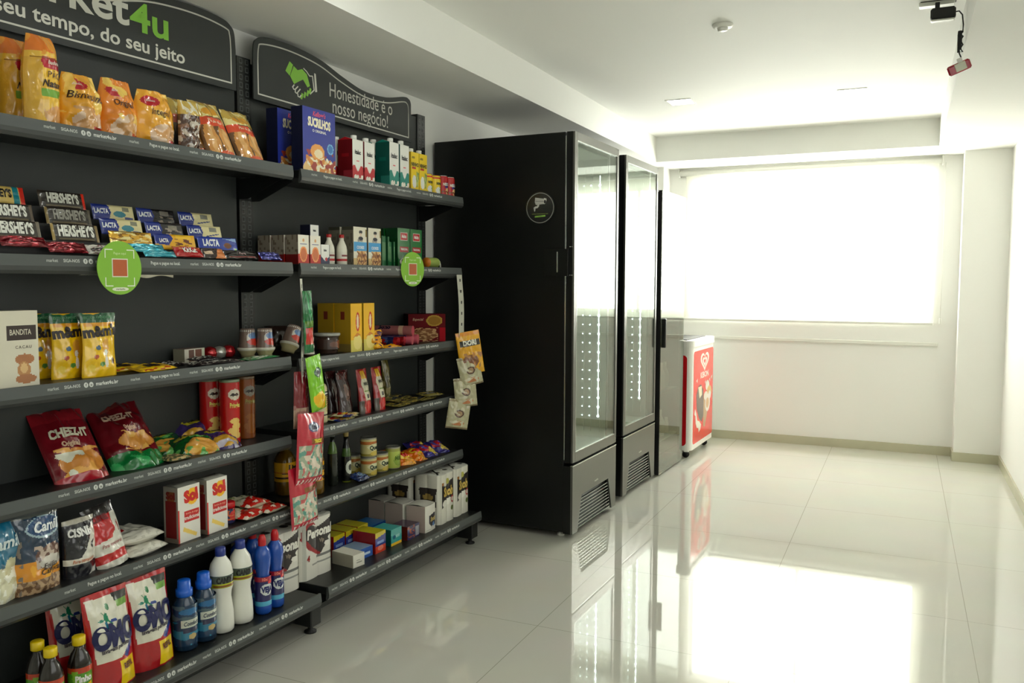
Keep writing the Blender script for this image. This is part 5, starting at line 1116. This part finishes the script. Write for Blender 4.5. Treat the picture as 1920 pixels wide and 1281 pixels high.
b = MB().lathe([(r*.9, 0), (r, .006), (r, h*.62), (r*.8, h*.74), (r*.42, h*.84), (r*.42, h*.95)], (.08, .10, .07), 'gloss', cy=r, seg=24, bands=[(h*.62, h*.8, (.30, .42, .16))])
for i in range(7): b.decal(cyl(r+.0004, 0, h), [(.55+.012*math.cos(a*PI/3), .08+.07*i+.012*math.sin(a*PI/3)) for a in range(6)], (.6, .62, .58), 'gloss')
put('vinegar_bottle', 'dark bottle with a green shoulder label next to the oil', 'bottle', None, 'B', 4, .325, .085, [('body', b), ('cap', MB().lathe([(r*.5, h*.94), (r*.5, h), (r*.4, h+.002)], (.5, .52, .5), 'plast', cy=r, seg=14), 'grey cap')])
r, h = .0215, .216
b = MB().lathe([(r*.9, 0), (r, .006), (r, h*.52), (r*.72, h*.68), (r*.46, h*.80), (r*.46, h*.92)], (.05, .06, .05), 'gloss', cy=r, seg=24, bands=[(.0, .02, (.5, .55, .15)), (h*.60, h*.72, (.24, .36, .14))])
b.patch(lambda u, v: cyl(r+.0004, .03, .10)(.30+.4*u, v), 16, 14, ink((.06, .08, .06), ('e', .5, .5, .40, .42, (.80, .82, .76)), ('e', .5, .5, .18, .20, (.20, .22, .18))), 'gloss')
put('olive_oil_bottle', 'dark olive oil bottle with a round pale label and gold cap', 'bottle', None, 'B', 4, .405, .075, [('body', b), ('cap', MB().lathe([(r*.52, h*.91), (r*.52, h), (r*.45, h+.003)], (.60, .52, .28), 'plast', cy=r, seg=16), 'gold cap')])
flatp('stock_pouch', 'small dark blue packet lying before the food tins', 'packet', None, 'B', 4, .445, .025, .085, .06, .028, ink((.08, .14, .32), ('e', .6, .5, .2, .3, (.45, .55, .65)), ('n', 0, 0, 1, 1, 5, 1, .3, (.2, .3, .5))), (.07, .12, .28), up=12, crump=.006)
def quero(r, h, f, txt, tc):
    b = MB().lathe([(r*.95, 0), (r, .003), (r, h-.004), (r*.96, h)], (.60, .58, .5), 'gloss', cy=r, seg=26)
    S, _ = label_on(b, r, .005, h-.006, f, 'gloss', .08, .92, 30, 16); b.text(S, txt, .5, .50, .018, 2*PI*r, h-.011, tc, 'gloss', bold=.04, off=.0014, wx=.8)
    return [('body', b), ('lid', MB().lathe([(r*.97, h-.001), (r*1.01, h), (r*1.01, h+.002), (r*.9, h+.002), (r*.88, h+.0005)], (.60, .60, .56), 'shiny', cy=r, seg=26), 'metal lid')]
fq = ink((.78, .74, .50), ('r', 0, .70, 1, .90, (.70, .40, .16)), ('r', 0, 0, 1, .16, (.55, .50, .2)), ('e', .5, .16, .14, .14, (.80, .70, .3)), ('e', .5, .55, .2, .2, (.86, .84, .66)))
q = put('food_tin', 'beige food tin at the bottom of the stack of two', 'tin', 'beige food tins', 'B', 4, .545, .045, quero(.036, .084, fq, 'Quero', (.08, .20, .16)))
again(q, 'beige food tin standing on top of another tin', 'B', 4, .545, .045, dz=.0868)
again(q, 'beige food tin beside the stack, next to the green one', 'B', 4, .640, .05)
again(q, 'beige food tin behind the stack of two', 'B', 4, .555, .135)
put('food_tin', 'pale green food tin beside the beige ones', 'tin', None, 'B', 4, .722, .04, quero(.034, .100, ink((.70, .76, .34), ('e', .5, .4, .16, .3, (.55, .66, .22)), ('r', 0, .85, 1, 1, (.6, .62, .3))), 'Milho', (.3, .4, .1)))
fo = ink((.90, .45, .06), ('e', .55, .62, .34, .20, (.93, .80, .16)), ('e', .55, .64, .26, .11, (.80, .16, .08)), ('e', .6, .25, .30, .2, (.88, .62, .22)), ('n', 0, 0, 1, .5, 5, 1, .25, (.96, .62, .14)))
fu = ink((.18, .15, .48), ('e', .40, .62, .30, .22, (.74, .14, .18)), ('e', .65, .36, .26, .24, (.86, .76, .30)), ('n', 0, 0, 1, 1, 5, 1, .3, (.35, .32, .7)))
def snk(f, seed): return chips(.105, .125, f, [], seed, 56)
ln_ = ['orange snack bag at the shelf edge beside the green tin', 'orange snack bag, second along the edge', 'orange snack bag lying deeper behind the first', 'purple snack bag beside the orange ones', 'purple snack bag at the free end of the shelf', 'purple snack bag deeper behind the end one', 'orange snack bag lying deepest behind the tins']
for i, (s_, y_, f_, z_) in enumerate(((.815, .02, fo, 0), (.925, .025, fo, 0), (.86, .11, fo, .0), (1.035, .03, fu, 0), (1.145, .03, fu, 0), (1.09, .12, fu, 0), (.76, .15, fo, 0))):
    put('snack_bag', ln_[i], 'snack bag', 'small orange and purple snack bags', 'B', 4, s_, y_, snk(f_, i*1.7+1), yaw=-.2, dz=z_)

# ---- level 5, bay A: cleaning goods
def prof_bottle(r, h, prof, col, lab=None, m='plast', seg=28):
    b = MB().lathe([(r*a, h*z) for a, z in prof], col, m, cy=r, seg=seg)
    return b
r, h = .031, .165
def pinho():
    b = prof_bottle(r, h, [(.9, 0), (1, .03), (1, .62), (.95, .70), (.7, .84), (.42, .92), (.42, 1.0)], (.10, .07, .04), m='gloss')
    S, _ = label_on(b, r, .02, .105, ink((.32, .58, .14), ('r', 0, .82, 1, 1, (.72, .22, .08)), ('p', [(0, .4), (1, .3), (1, .0), (0, .0)], (.85, .62, .08)), ('n', 0, .3, 1, .9, 5, 1, .28, (.5, .7, .2))), 'gloss', .2, .8, 24, 16)
    b.text(S, 'Pinho', .5, .62, .018, 2*PI*r, .085, WHT, 'gloss', bold=.05, off=.0014, wx=.75); b.text(S, 'Bril', .52, .30, .022, 2*PI*r, .085, (.93, .74, .1), 'gloss', bold=.07, off=.0014, wx=.8)
    return [('body', b), ('cap', MB().lathe([(.0165, h*.985), (.0175, h*.99), (.0175, h*1.125), (.015, h*1.135)], (.88, .76, .05), 'plast', cy=r, seg=20), 'yellow cap')]
q = put('disinfectant_bottle', 'dark bottle with yellow cap, nearest the picture edge at the shelf front', 'bottle', 'dark bottles with yellow caps', 'A', 5, -1.065, .045, pinho(), yaw=-.3)
again(q, 'dark bottle with yellow cap right beside the white and red refill pouch', 'A', 5, -.980, .045, yaw=-.3)
again(q, 'dark bottle with yellow cap standing behind the nearest one', 'A', 5, -1.045, .115)
w, h = .150, .285
f = ink((.68, .07, .10), ('p', [(.05, .95), (.90, .93), (.92, .42), (.55, .30), (.10, .30), (.08, .6)], (.86, .85, .78)), ('p', [(.62, .93), (.93, .93), (.93, .80), (.66, .80)], (.40, .60, .18)), ('p', [(.60, .955), (.95, .955), (.95, .875), (.62, .875)], (.12, .13, .12)),
        ('p', [(.30, .80), (.34, .78), (.50, .66), (.47, .64)], (.10, .50, .32)), ('e', .46, .84, .045, .035, (.12, .46, .26)), ('e', .38, .74, .04, .05, (.10, .50, .36)), ('e', .52, .69, .07, .018, (.12, .24, .55)), ('e', .36, .66, .025, .05, (.10, .42, .55)), ('e', .28, .72, .07, .012, (.12, .5, .42)),
        ('p', [(.62, .31), (.92, .46), (.96, .40), (.75, .28)], (.12, .20, .52)), ('r', .50, .02, .92, .27, (.93, .80, .06)))
def omo(seed, deg):
    b = pouch(w, h, f, [('OMO', .53, .545, .060, (.07, .09, .30), .66, .05), ('REFIL', .71, .205, .017, (.35, .10, .06), .72, .04), ('lavagem perfeita', .50, .42, .012, (.30, .28, .3), .8, .06)], seed, m='foil', crump=.0045, waist=.04, deg=deg, d=.075, shoulder=.5, nu=40, nv=60)
    return b
q = put('detergent_refill_pouch', 'white and red detergent pouch with yellow corner, nearest and beside the dark bottles', 'detergent pouch', 'detergent refill pouches', 'A', 5, -.868, .035, omo(1.5, 6))
again(q, 'white and red detergent pouch beside the blue softener bottles', 'A', 5, -.722, .045, yaw=-.06)
again(q, 'white and red detergent pouch in shade behind the first one', 'A', 5, -.885, .175)
again(q, 'white and red detergent pouch in shade behind the second one', 'A', 5, -.705, .19)
r, h = .039, .178
def comf():
    b = prof_bottle(r, h, [(.85, 0), (.98, .04), (1, .25), (.97, .65), (.85, .85), (.60, .95), (.5, 1.0)], (.10, .20, .30), m='gloss')
    S, _ = label_on(b, r, .02, .150, ink((.10, .22, .34), ('n', 0, 0, 1, .6, 4, 1, .0, (.16, .46, .58)), ('n', 0, .55, 1, 1, 5, 3, .05, (.30, .38, .42)), ('e', .55, .22, .08, .07, (.72, .64, .42)), ('r', .34, .46, .72, .64, (.78, .80, .74)), ('r', .36, .33, .72, .44, (.16, .18, .30)), ('e', .5, .85, .2, .08, (.14, .4, .6))), 'gloss', .15, .85, 34, 40)
    b.text(S, 'Comfort', .52, .55, .013, 2*PI*r, .13, (.12, .16, .3), 'gloss', bold=.02, off=.0014, wx=.75, sh=.2)
    c_ = MB().lathe([(.022, h*.97), (.026, h*.98), (.026, h*1.10), (.021, h*1.105), (.020, h*1.25), (.018, h*1.265)], (.08, .36, .78), 'plast', cy=r, seg=26)
    return [('body', b), ('cap', c_, 'bright blue measuring cap')]
q = put('softener_bottle', 'dark blue softener bottle with bright blue cap beside the refill pouch', 'bottle', 'blue fabric softener bottles', 'A', 5, -.603, .045, comf(), yaw=-.3)
again(q, 'dark blue softener bottle with bright blue cap beside the white bleach', 'A', 5, -.523, .045, yaw=-.3)
r, h = .0405, .262
def bleach():
    b = prof_bottle(r, h, [(.86, 0), (.98, .02), (1, .08), (.97, .25), (.80, .45), (.84, .52), (.98, .60), (.99, .75), (.93, .80), (.82, .88), (.5, .96), (.36, .99), (.36, 1.0)], (.90, .90, .86))
    S, _ = label_on(b, r*.992, h*.60, h*.755, ink((.36, .40, .34), ('r', 0, 0, 1, .34, (.72, .74, .14)), ('r', .3, .05, .7, .26, (.5, .3, .1)), ('r', 0, .92, 1, 1, (.2, .3, .3))), 'gloss', .06, .94, 40, 10, cy=r)
    b.text(S, 'CANDIDA', .52, .62, .019, 2*PI*r, h*.155, (.08, .10, .10), 'gloss', bold=.06, off=.0016, wx=.62, sh=.1)
    return [('body', b), ('cap', MB().lathe([(r*.42, h*.985), (r*.44, h*.99), (r*.42, h*1.085), (r*.34, h*1.095)], (.12, .20, .52), 'plast', cy=r, seg=22), 'dark blue cap')]
q = put('bleach_bottle', 'white bleach bottle with dark blue cap beside the softener bottles', 'bottle', 'white bleach bottles', 'A', 5, -.446, .045, bleach(), yaw=-.3)
again(q, 'white bleach bottle with dark blue cap beside the blue cleaner bottles', 'A', 5, -.356, .045, yaw=-.3)
r, h = .030, .262
def cleaner():
    b = prof_bottle(r, h, [(.88, 0), (1, .03), (1, .10), (.95, .30), (.80, .50), (.78, .56), (.95, .68), (1, .78), (.85, .87), (.5, .92), (.40, .94)], (.10, .30, .66), m='gloss')
    S, _ = label_on(b, r*.985, h*.12, h*.52, ink((.13, .13, .36), ('r', 0, 0, 1, .16, (.30, .66, .80)), ('e', .5, .56, .17, .20, (.86, .88, .88)), ('r', 0, .84, 1, 1, (.60, .10, .20)), ('e', .6, .80, .07, .06, (.85, .2, .2))), 'gloss', .12, .88, 34, 26, cy=r)
    b.text(S, 'VEJA', .5, .56, .019, 2*PI*r, h*.40, (.10, .14, .40), 'gloss', bold=.06, off=.0016, wx=.72); b.text(S, '10x', .45, .92, .010, 2*PI*r, h*.4, (.93, .5, .45), 'gloss', bold=.04, off=.0016)
    return [('body', b), ('cap', MB().lathe([(r*.46, h*.93), (r*.48, h*.935), (r*.46, h*1.02), (r*.34, h*1.06), (r*.28, h*1.075)], (.74, .07, .10), 'plast', cy=r, seg=20), 'red cap')]
q = put('cleaner_bottle', 'blue cleaner bottle with red cap beside the white bleach', 'bottle', 'blue cleaner bottles with red caps', 'A', 5, -.262, .040, cleaner(), yaw=-.3)
again(q, 'blue cleaner bottle with red cap beside the tissue roll pack', 'A', 5, -.192, .045, yaw=-.3)
again(q, 'blue cleaner bottle with red cap in the second row by the bleach', 'A', 5, -.275, .130)
again(q, 'blue cleaner bottle with red cap in the second row by the tissue rolls', 'A', 5, -.205, .130)
def rolls(w, d, h, f, nx=2, ny=2, seed=0, txt=(), m='tissue', nu=44, nv=40, sidef=None):
    """wrapped pack of paper rolls: lobed outline, roll ends showing on top"""
    pts = []
    rr = w/nx/2
    def outline(a):       # a 0..4 sides: front, right, back, left
        k = int(a) % 4; t_ = a-int(a)
        n_ = (nx, ny, nx, ny)[k]; L_ = (w, d, w, d)[k]
        bulge = rr*.16*abs(math.sin(PI*t_*n_))**.6
        cr = min(1, t_*L_/(rr*.6), (1-t_)*L_/(rr*.6)); ins = rr*.32*(1-cr)**2
        x = (t_-.5)*L_; y = -bulge+ins
        if k == 0: return (x*(1-.0*ins), y+rr*.16)
        if k == 1: return (w/2-y-rr*.16, x+d/2)
        if k == 2: return (-x, d-y-rr*.16)
        return (-w/2+y+rr*.16, -x+d/2)
    def S4(k): return lambda u, v: (*outline(k+min(.9999, max(0, u))), v*h)
    b = MB()
    b.patch(lambda u, v: (*outline(min(.9999, u)), v*h), nu, nv, f, m)
    for k in (1, 2): b.patch(lambda u, v, k=k: (*outline(k+min(.9999, u)), v*h), 16, 2, (.84, .84, .80), m)
    b.patch(lambda u, v: (*outline(3+min(.9999, u)), v*h), 20, 20, sidef or (.80, .80, .76), m)
    N_ = 64; top = [outline(4*i/N_*.99999) for i in range(N_)]
    b.faces([(x, y, h) for x, y in top]+[((x)*.86, (y-d/2)*.86+d/2, h+.006) for x, y in top], [(i, (i+1) % N_, N_+(i+1) % N_, N_+i) for i in range(N_)]+[tuple(range(N_, 2*N_))], (.84, .84, .80), m, True)
    b.faces([(x, y, 0) for x, y in top], [tuple(range(N_-1, -1, -1))], (.8, .8, .76), m)
    for i in range(nx):
        for j in range(ny):
            cx = (i+.5)*w/nx-w/2; cy = (j+.5)*d/ny
            b.faces([(cx+q_*math.cos(2*PI*a/24), cy+q_*math.sin(2*PI*a/24), h+.0068) for q_ in (rr*.78, rr*.74) for a in range(24)], [(a, (a+1) % 24, 24+(a+1) % 24, 24+a) for a in range(24)], (.66, .66, .62), m)
            b.faces([(cx+rr*.36*math.cos(2*PI*a/20), cy+rr*.36*math.sin(2*PI*a/20), h+.0072) for a in range(20)], [tuple(range(20))], (.28, .27, .25), m)
    F0 = lambda u, v: (*outline(min(.9999, max(0, u))), v*h)
    for t in txt: b.text(F0, t[0], t[1], t[2], t[3], w, h, t[4], m, bold=.05, wx=t[5], off=.0022, sh=.08)
    return b
w, h = .195, .235
f = ink((.88, .87, .83), ('p', [(.12, .70), (.11, .82), (.18, .90), (.30, .915), (.48, .84), (.98, .98), (.98, .60), (.80, .55), (.64, .44), (.58, .38), (.30, .54)], (.17, .14, .14)), ('p', [(.03, .70), (.05, .86), (.15, .95), (.36, .955), (.42, .90), (.30, .915), (.18, .90), (.11, .82), (.12, .70), (.30, .54), (.58, .38), (.52, .35), (.18, .52)], (.60, .09, .13)),
        ('e', .78, .52, .10, .045, (.93, .92, .88)), ('e', .90, .60, .10, .05, (.93, .92, .88)), ('e', .93, .48, .10, .06, (.93, .92, .88)), ('r', .45, .33, .98, .37, (.45, .45, .44)), ('r', .30, .22, .98, .25, (.6, .6, .58)), ('e', .94, .42, .03, .022, (.3, .3, .3)))
tx = [('Personal', .52, .76, .036, (.93, .92, .88), .82), ('4', .18, .36, .022, (.60, .12, .12), .9), ('Vip', .60, .60, .014, (.55, .5, .45), .9)]
q = put('tissue_roll_pack', 'wrapped pack of four tissue rolls with a dark heart print at the bay seam', 'tissue rolls', 'four-roll tissue packs', 'A', 5, .0, .0, rolls(w, .195, h, f, txt=tx))
q.location = wor(-.085, .07+DXL[5]+.045, zs('A', 5)); q['label'] = 'four-roll tissue pack partly hidden by the blue cleaner bottles'
PACK = q
again(q, 'four-roll tissue pack with dark heart print, fully visible at the bay seam', 'B', 5, .115, .12, yaw=0)
# ---- level 5, bay B
w, h = .120, .062
b = carton(w*.55, .12, h*.86, ink((.88, .87, .82), ('r', .3, .3, .8, .38, (.6, .6, .55)), ('r', .3, .5, .6, .56, (.55, .55, .5))), ink((.62, .60, .54), ('r', .32, 0, .34, 1, (.45, .44, .4)), ('r', .66, 0, .68, 1, (.45, .44, .4)), ('r', .1, .1, .16, .2, (.3, .3, .28)), ('r', .5, .1, .56, .2, (.3, .3, .28))), (.88, .87, .82), nu=14, nv=12)
put('matchbox_bundle', 'white shrink-wrapped bundle of small boxes at the shelf front', 'box bundle', None, 'B', 5, .275, .045, b, yaw=-.12)
b = carton(.095, .10, .044, ink((.16, .34, .66), ('r', .2, .3, .8, .5, (.75, .82, .9))), (.12, .2, .4), (.52, .62, .74), nu=10, nv=8)
put('tissue_box', 'flat pale blue box lying behind the white bundle', 'box', None, 'B', 5, .375, .085, b, yaw=-.05)
w, h = .075, .115
f = ink((.16, .22, .54), ('r', 0, 0, 1, .32, (.80, .22, .12)), ('p', [(0, .72), (1, .84), (1, 1), (0, 1)], (.80, .72, .12)), ('e', .5, .22, .28, .12, (.90, .5, .4)), ('r', .2, .45, .8, .56, (.5, .6, .82)))
def dbox(yw, f=f, sd=(.55, .09, .08), tp=(.82, .76, .14), w=.075, h=.090, d=.12): return carton(w, d, h, f, sd, tp, m='gloss', nu=16, nv=18)
q = put('detergent_box', 'red, blue and yellow small carton at the front, beside the teal one', 'small box', 'red, blue and yellow small cartons', 'B', 5, .470, .075, dbox(0))
again(q, 'red, blue and yellow small carton in the second row', 'B', 5, .435, .205)
again(q, 'red, blue and yellow small carton nearest the tissue rolls, second row', 'B', 5, .352, .205)
again(q, 'red, blue and yellow small carton in the second row by the blue boxes', 'B', 5, .518, .205)
f = ink((.16, .62, .60), ('r', 0, 0, 1, .16, (.88, .72, .15)), ('r', .4, .45, .8, .6, (.6, .85, .82)), ('e', .3, .5, .14, .12, (.1, .4, .5)))
put('teal_box', 'small teal carton with a yellow foot', 'small box', None, 'B', 5, .590, .075, dbox(0, f, (.07, .34, .33), (.28, .70, .68), .082, .074, .10))
put('teal_box', 'blue carton lying behind the small teal one', 'small box', None, 'B', 5, .620, .20, dbox(0, ink((.08, .26, .50)), (.05, .15, .3), (.16, .45, .70), .13, .07, .11))
f = ink((.16, .14, .34), ('n', .0, 0, .6, 1, 6, 1, .15, (.62, .30, .22)), ('r', .65, .1, .95, .8, (.60, .60, .64)))
put('insecticide_box', 'small dark carton with orange print beside the paper napkins', 'small box', None, 'B', 5, .705, .06, dbox(0, f, (.38, .12, .08), (.24, .14, .26), .098, .062, .09))
def napk():
    w, d, h = .098, .10, .125
    f = ink((.88, .87, .83), ('p', [(.36, .60), (.98, .66), (.98, .18), (.55, .16), (.36, .30)], (.16, .15, .18)), ('e', .80, .22, .10, .08, (.35, .5, .7)), ('r', .1, .05, .5, .08, (.7, .7, .66)))
    b = MB(); S = lambda u, v: ((u-.5)*w, .004*abs(u-.5)*2-.002, v*h)
    b.patch(S, 24, 24, f, 'tissue', False)
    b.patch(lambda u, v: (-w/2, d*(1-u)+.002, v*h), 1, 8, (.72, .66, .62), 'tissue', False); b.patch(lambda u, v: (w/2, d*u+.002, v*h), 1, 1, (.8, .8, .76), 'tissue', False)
    b.patch(lambda u, v: ((.5-u)*w, d+.002, v*h), 1, 1, (.8, .8, .76), 'tissue', False)
    b.patch(lambda u, v: ((u-.5)*w, .002+d*v, h+.005*math.sin(PI*v)), 2, 8, (.82, .81, .77), 'tissue'); b.patch(lambda u, v: ((u-.5)*w, .002+d*(1-v), 0), 1, 1, (.8, .8, .76), 'tissue', False)
    b.text(S, 'Snob', .68, .44, .020, w, h, (.80, .70, .42), 'tissue', bold=.05, wx=.8, sh=.2)
    return b
q = put('napkin_pack', 'pack of white paper napkins at the shelf front beside the big roll packs', 'napkins', 'white napkin packs', 'B', 5, .835, .05, napk(), yaw=.06)
again(q, 'pack of white paper napkins, second in the file', 'B', 5, .825, .165)
again(q, 'pack of white paper napkins, last in the file', 'B', 5, .83, .275)
w, h = .150, .240
f = ink((.88, .87, .82), ('p', [(.10, .80), (.40, .74), (.62, .84), (.98, .88), (1, .50), (.84, .46), (.62, .50), (.52, .40), (.30, .36), (.10, .30)], (.15, .12, .11)), ('e', .52, .84, .10, .06, (.70, .68, .30)), ('e', .34, .40, .16, .07, (.93, .92, .88)), ('e', .55, .42, .12, .07, (.93, .92, .88)), ('e', .82, .44, .11, .075, (.68, .10, .12)), ('e', .82, .44, .065, .045, (.90, .86, .82)), ('e', .80, .26, .09, .05, (.36, .42, .16)), ('r', .10, .78, .26, .84, (.60, .40, .15)))
sf = ink((.82, .81, .76), ('p', [(.2, .72), (.9, .74), (.82, .6), (.86, .34), (.2, .34), (.28, .5)], (.15, .12, .11)), ('e', .55, .55, .2, .06, (.6, .5, .25)))
q = put('kitchen_roll_pack', 'tall pack of paper rolls with black and gold print beside the napkins', 'paper rolls', 'tall paper roll packs', 'B', 5, 1.00, .055, rolls(w, .150, h, f, txt=[('Snob', .52, .63, .042, (.84, .72, .36), .72)], sidef=sf), yaw=.04)
again(q, 'tall pack of paper rolls with black and gold print at the end of the shelf', 'B', 5, 1.155, .06, yaw=.04)
again(q, 'tall pack of paper rolls standing behind the one next to the napkins', 'B', 5, .995, .215, yaw=.04)

# ---- hanging strips of sweets
def strap(name, sec_s, z1, z0, y, wd, label, lean_=0):
    L_ = z1-z0
    b = MB(); n = 24
    b.patch(lambda u, v: ((u-.5)*wd+lean_*(1-v)+.003*math.sin(v*9), .002*math.sin(v*14), (v-1)*L_), 1, n, (.84, .84, .78), 'plast')
    b.patch(lambda u, v: ((.5-u)*wd+lean_*(1-v)+.003*math.sin(v*9), .0008+.002*math.sin(v*14), (v-1)*L_), 1, n, (.84, .84, .78), 'plast')
    k = 0
    while .035+k*.055 < L_-.01:
        z = -.035-k*.055; v = 1+z/L_
        b.faces([((a)*wd*.12+lean_*(1-v)+.003*math.sin(v*9), -.0012+.002*math.sin(v*14), z+c_) for a, c_ in ((-1, 0), (1, 0), (1, .014), (-1, .014))], [(0, 1, 2, 3)], (.25, .25, .22), 'plast'); k += 1
    o = b.build(name, None, wor(sec_s, y, z1), RZ); return tag(o, label, 'display strip')
strap('clip_strip', 1.172, 1.385, .66, -.018, .050, 'wide white clip strip hanging at the free end of the bay beside the cooler', .06)
strap('clip_strip', -.002, 1.360, .62, -.016, .012, 'narrow white clip strip hanging at the seam between the two bays', .01)
def hang(name, label, group, s, z, y, w, h, d, f, back, txts=(), m='foil', seed=1.0, roll=0, yaw=0, crump=.005):
    b = MB(); b.T = Matrix.Rotation(math.radians(roll), 4, 'Y') @ Matrix.Translation((0, -d, -h))
    b, S = bag(w, h, d, f, back, m=m, seed=seed, foot=.1, shoulder=.62, crump=crump, nu=28, nv=38, mb=b)
    for t in txts: b.text(S, t[0], t[1], t[2], t[3], w, h, t[4], m, bold=.05, wx=t[5])
    o = b.build(name, None, wor(s, y, z), RZ+yaw); return tag(o, label, 'candy bag', group)
gh = 'candy bags hanging at the bay seam'
f = ink((.07, .42, .20), ('r', 0, .0, 1, .12, (.06, .40, .2)), ('r', .1, .14, .9, .40, (.72, .20, .12)), ('e', .5, .28, .3, .1, (.80, .12, .10)), ('r', .1, .42, .9, .52, (.35, .52, .16)), ('n', 0, .5, 1, 1, 4, 1, .2, (.2, .62, .36)))
hang('hanging_candy', 'slim green and red candy bag, highest on the seam strip', gh, .008, 1.315, -.022, .052, .235, .022, f, (.1, .4, .2), seed=2.2, roll=-2)
f = ink((.50, .78, .12), ('e', .55, .70, .26, .09, (.16, .34, .20)), ('e', .55, .70, .20, .06, (.60, .70, .62)), ('e', .55, .20, .38, .15, (.93, .80, .12)), ('n', .1, .02, 1, .38, 5, 1, .1, (.93, .72, .08)), ('r', .3, .42, .9, .46, (.65, .85, .4)))
hang('hanging_candy', 'bright lime and yellow candy bag in the middle of the seam strip', gh, .030, 1.068, -.022, .085, .215, .032, f, (.5, .7, .15), [('fini', .55, .70, .016, (.10, .12, .14), .9)], seed=3.4, roll=-9)
fd = ink((.45, .08, .12), ('r', 0, 0, 1, .36, (.70, .58, .50)), ('n', 0, 0, 1, .4, 5, 1, .1, (.6, .4, .38)))
hang('hanging_candy', 'dark red candy bag half hidden behind the lime one', gh, .002, 1.010, .006, .085, .215, .026, fd, (.4, .06, .1), seed=7.7, roll=2)
f = ink((.74, .12, .21), ('e', .52, .80, .20, .07, (.16, .20, .42)), ('e', .52, .80, .15, .05, (.75, .78, .84)), ('r', .05, .10, .95, .54, (.62, .68, .58)), ('n', .05, .10, .95, .54, 7, 2, .0, (.86, .80, .72)), ('n', .05, .10, .95, .54, 8, 6, .26, (.74, .34, .34)), ('n', .05, .10, .95, .54, 8, 9, .26, (.36, .60, .54)), ('r', .4, .56, .9, .64, (.52, .30, .12)), *[('p', [(x, 0), (x+.05, 0), (x+.09, .07), (x+.04, .07)], (.93, .85, .82)) for x in (.02, .16, .30, .44, .58, .72, .86)])
q = hang('hanging_candy', 'pink gummy candy bag, upper of the two large ones', gh, .002, .855, -.030, .150, .265, .042, f, (.7, .1, .2), [('fini', .52, .80, .018, (.10, .12, .24), .9), ('TRICKS', .62, .60, .012, (.93, .85, .2), .8)], m='film', seed=4.4, roll=4)
hang('hanging_candy', 'pink gummy candy bag, lowest on the seam strip', gh, -.035, .660, -.012, .150, .235, .040, f, (.7, .1, .2), [], m='film', seed=9.4, roll=-4)
gh = 'nut bags hanging at the free end'
f = ink((.90, .66, .06), ('r', .1, .66, .95, .80, (.15, .14, .10)), ('e', .45, .30, .34, .16, (.50, .30, .14)), ('n', 0, .1, 1, .5, 6, 1, .15, (.72, .5, .25)), ('e', .4, .10, .16, .08, (.90, .80, .6)), ('r', 0, .9, 1, 1, (.86, .55, .06)))
hang('hanging_nuts', 'yellow peanut bag, topmost on the end strip', gh, 1.215, 1.10, -.030, .125, .215, .030, f, (.8, .6, .1), [('DORI', .52, .73, .024, (.93, .93, .86), .85)], seed=1.1, roll=-9, yaw=-.75)
fb = ink((.70, .68, .54), ('r', 0, .90, 1, 1, (.55, .50, .36)), ('r', 0, 0, 1, .06, (.50, .44, .32)), ('e', .5, .52, .20, .13, (.34, .24, .18)), ('e', .5, .52, .13, .09, (.66, .54, .4)), ('e', .5, .2, .3, .08, (.72, .45, .26)), ('n', 0, 0, 1, 1, 5, 1, .3, (.80, .78, .66)))
for i, (s_, z_, rl, y_) in enumerate(((1.212, .975, -12, -.022), (1.200, .868, -5, -.012), (1.180, .760, 9, -.002))):
    hang('hanging_nuts', ['beige snack bag right under the yellow peanut bag', 'beige snack bag, second lowest on the end strip', 'beige snack bag, lowest on the end strip'][i], gh, s_, z_, y_-.01, .118, .150, .030, fb, (.6, .58, .45), seed=i*2.1+3, roll=rl, yaw=-.7)
#==END
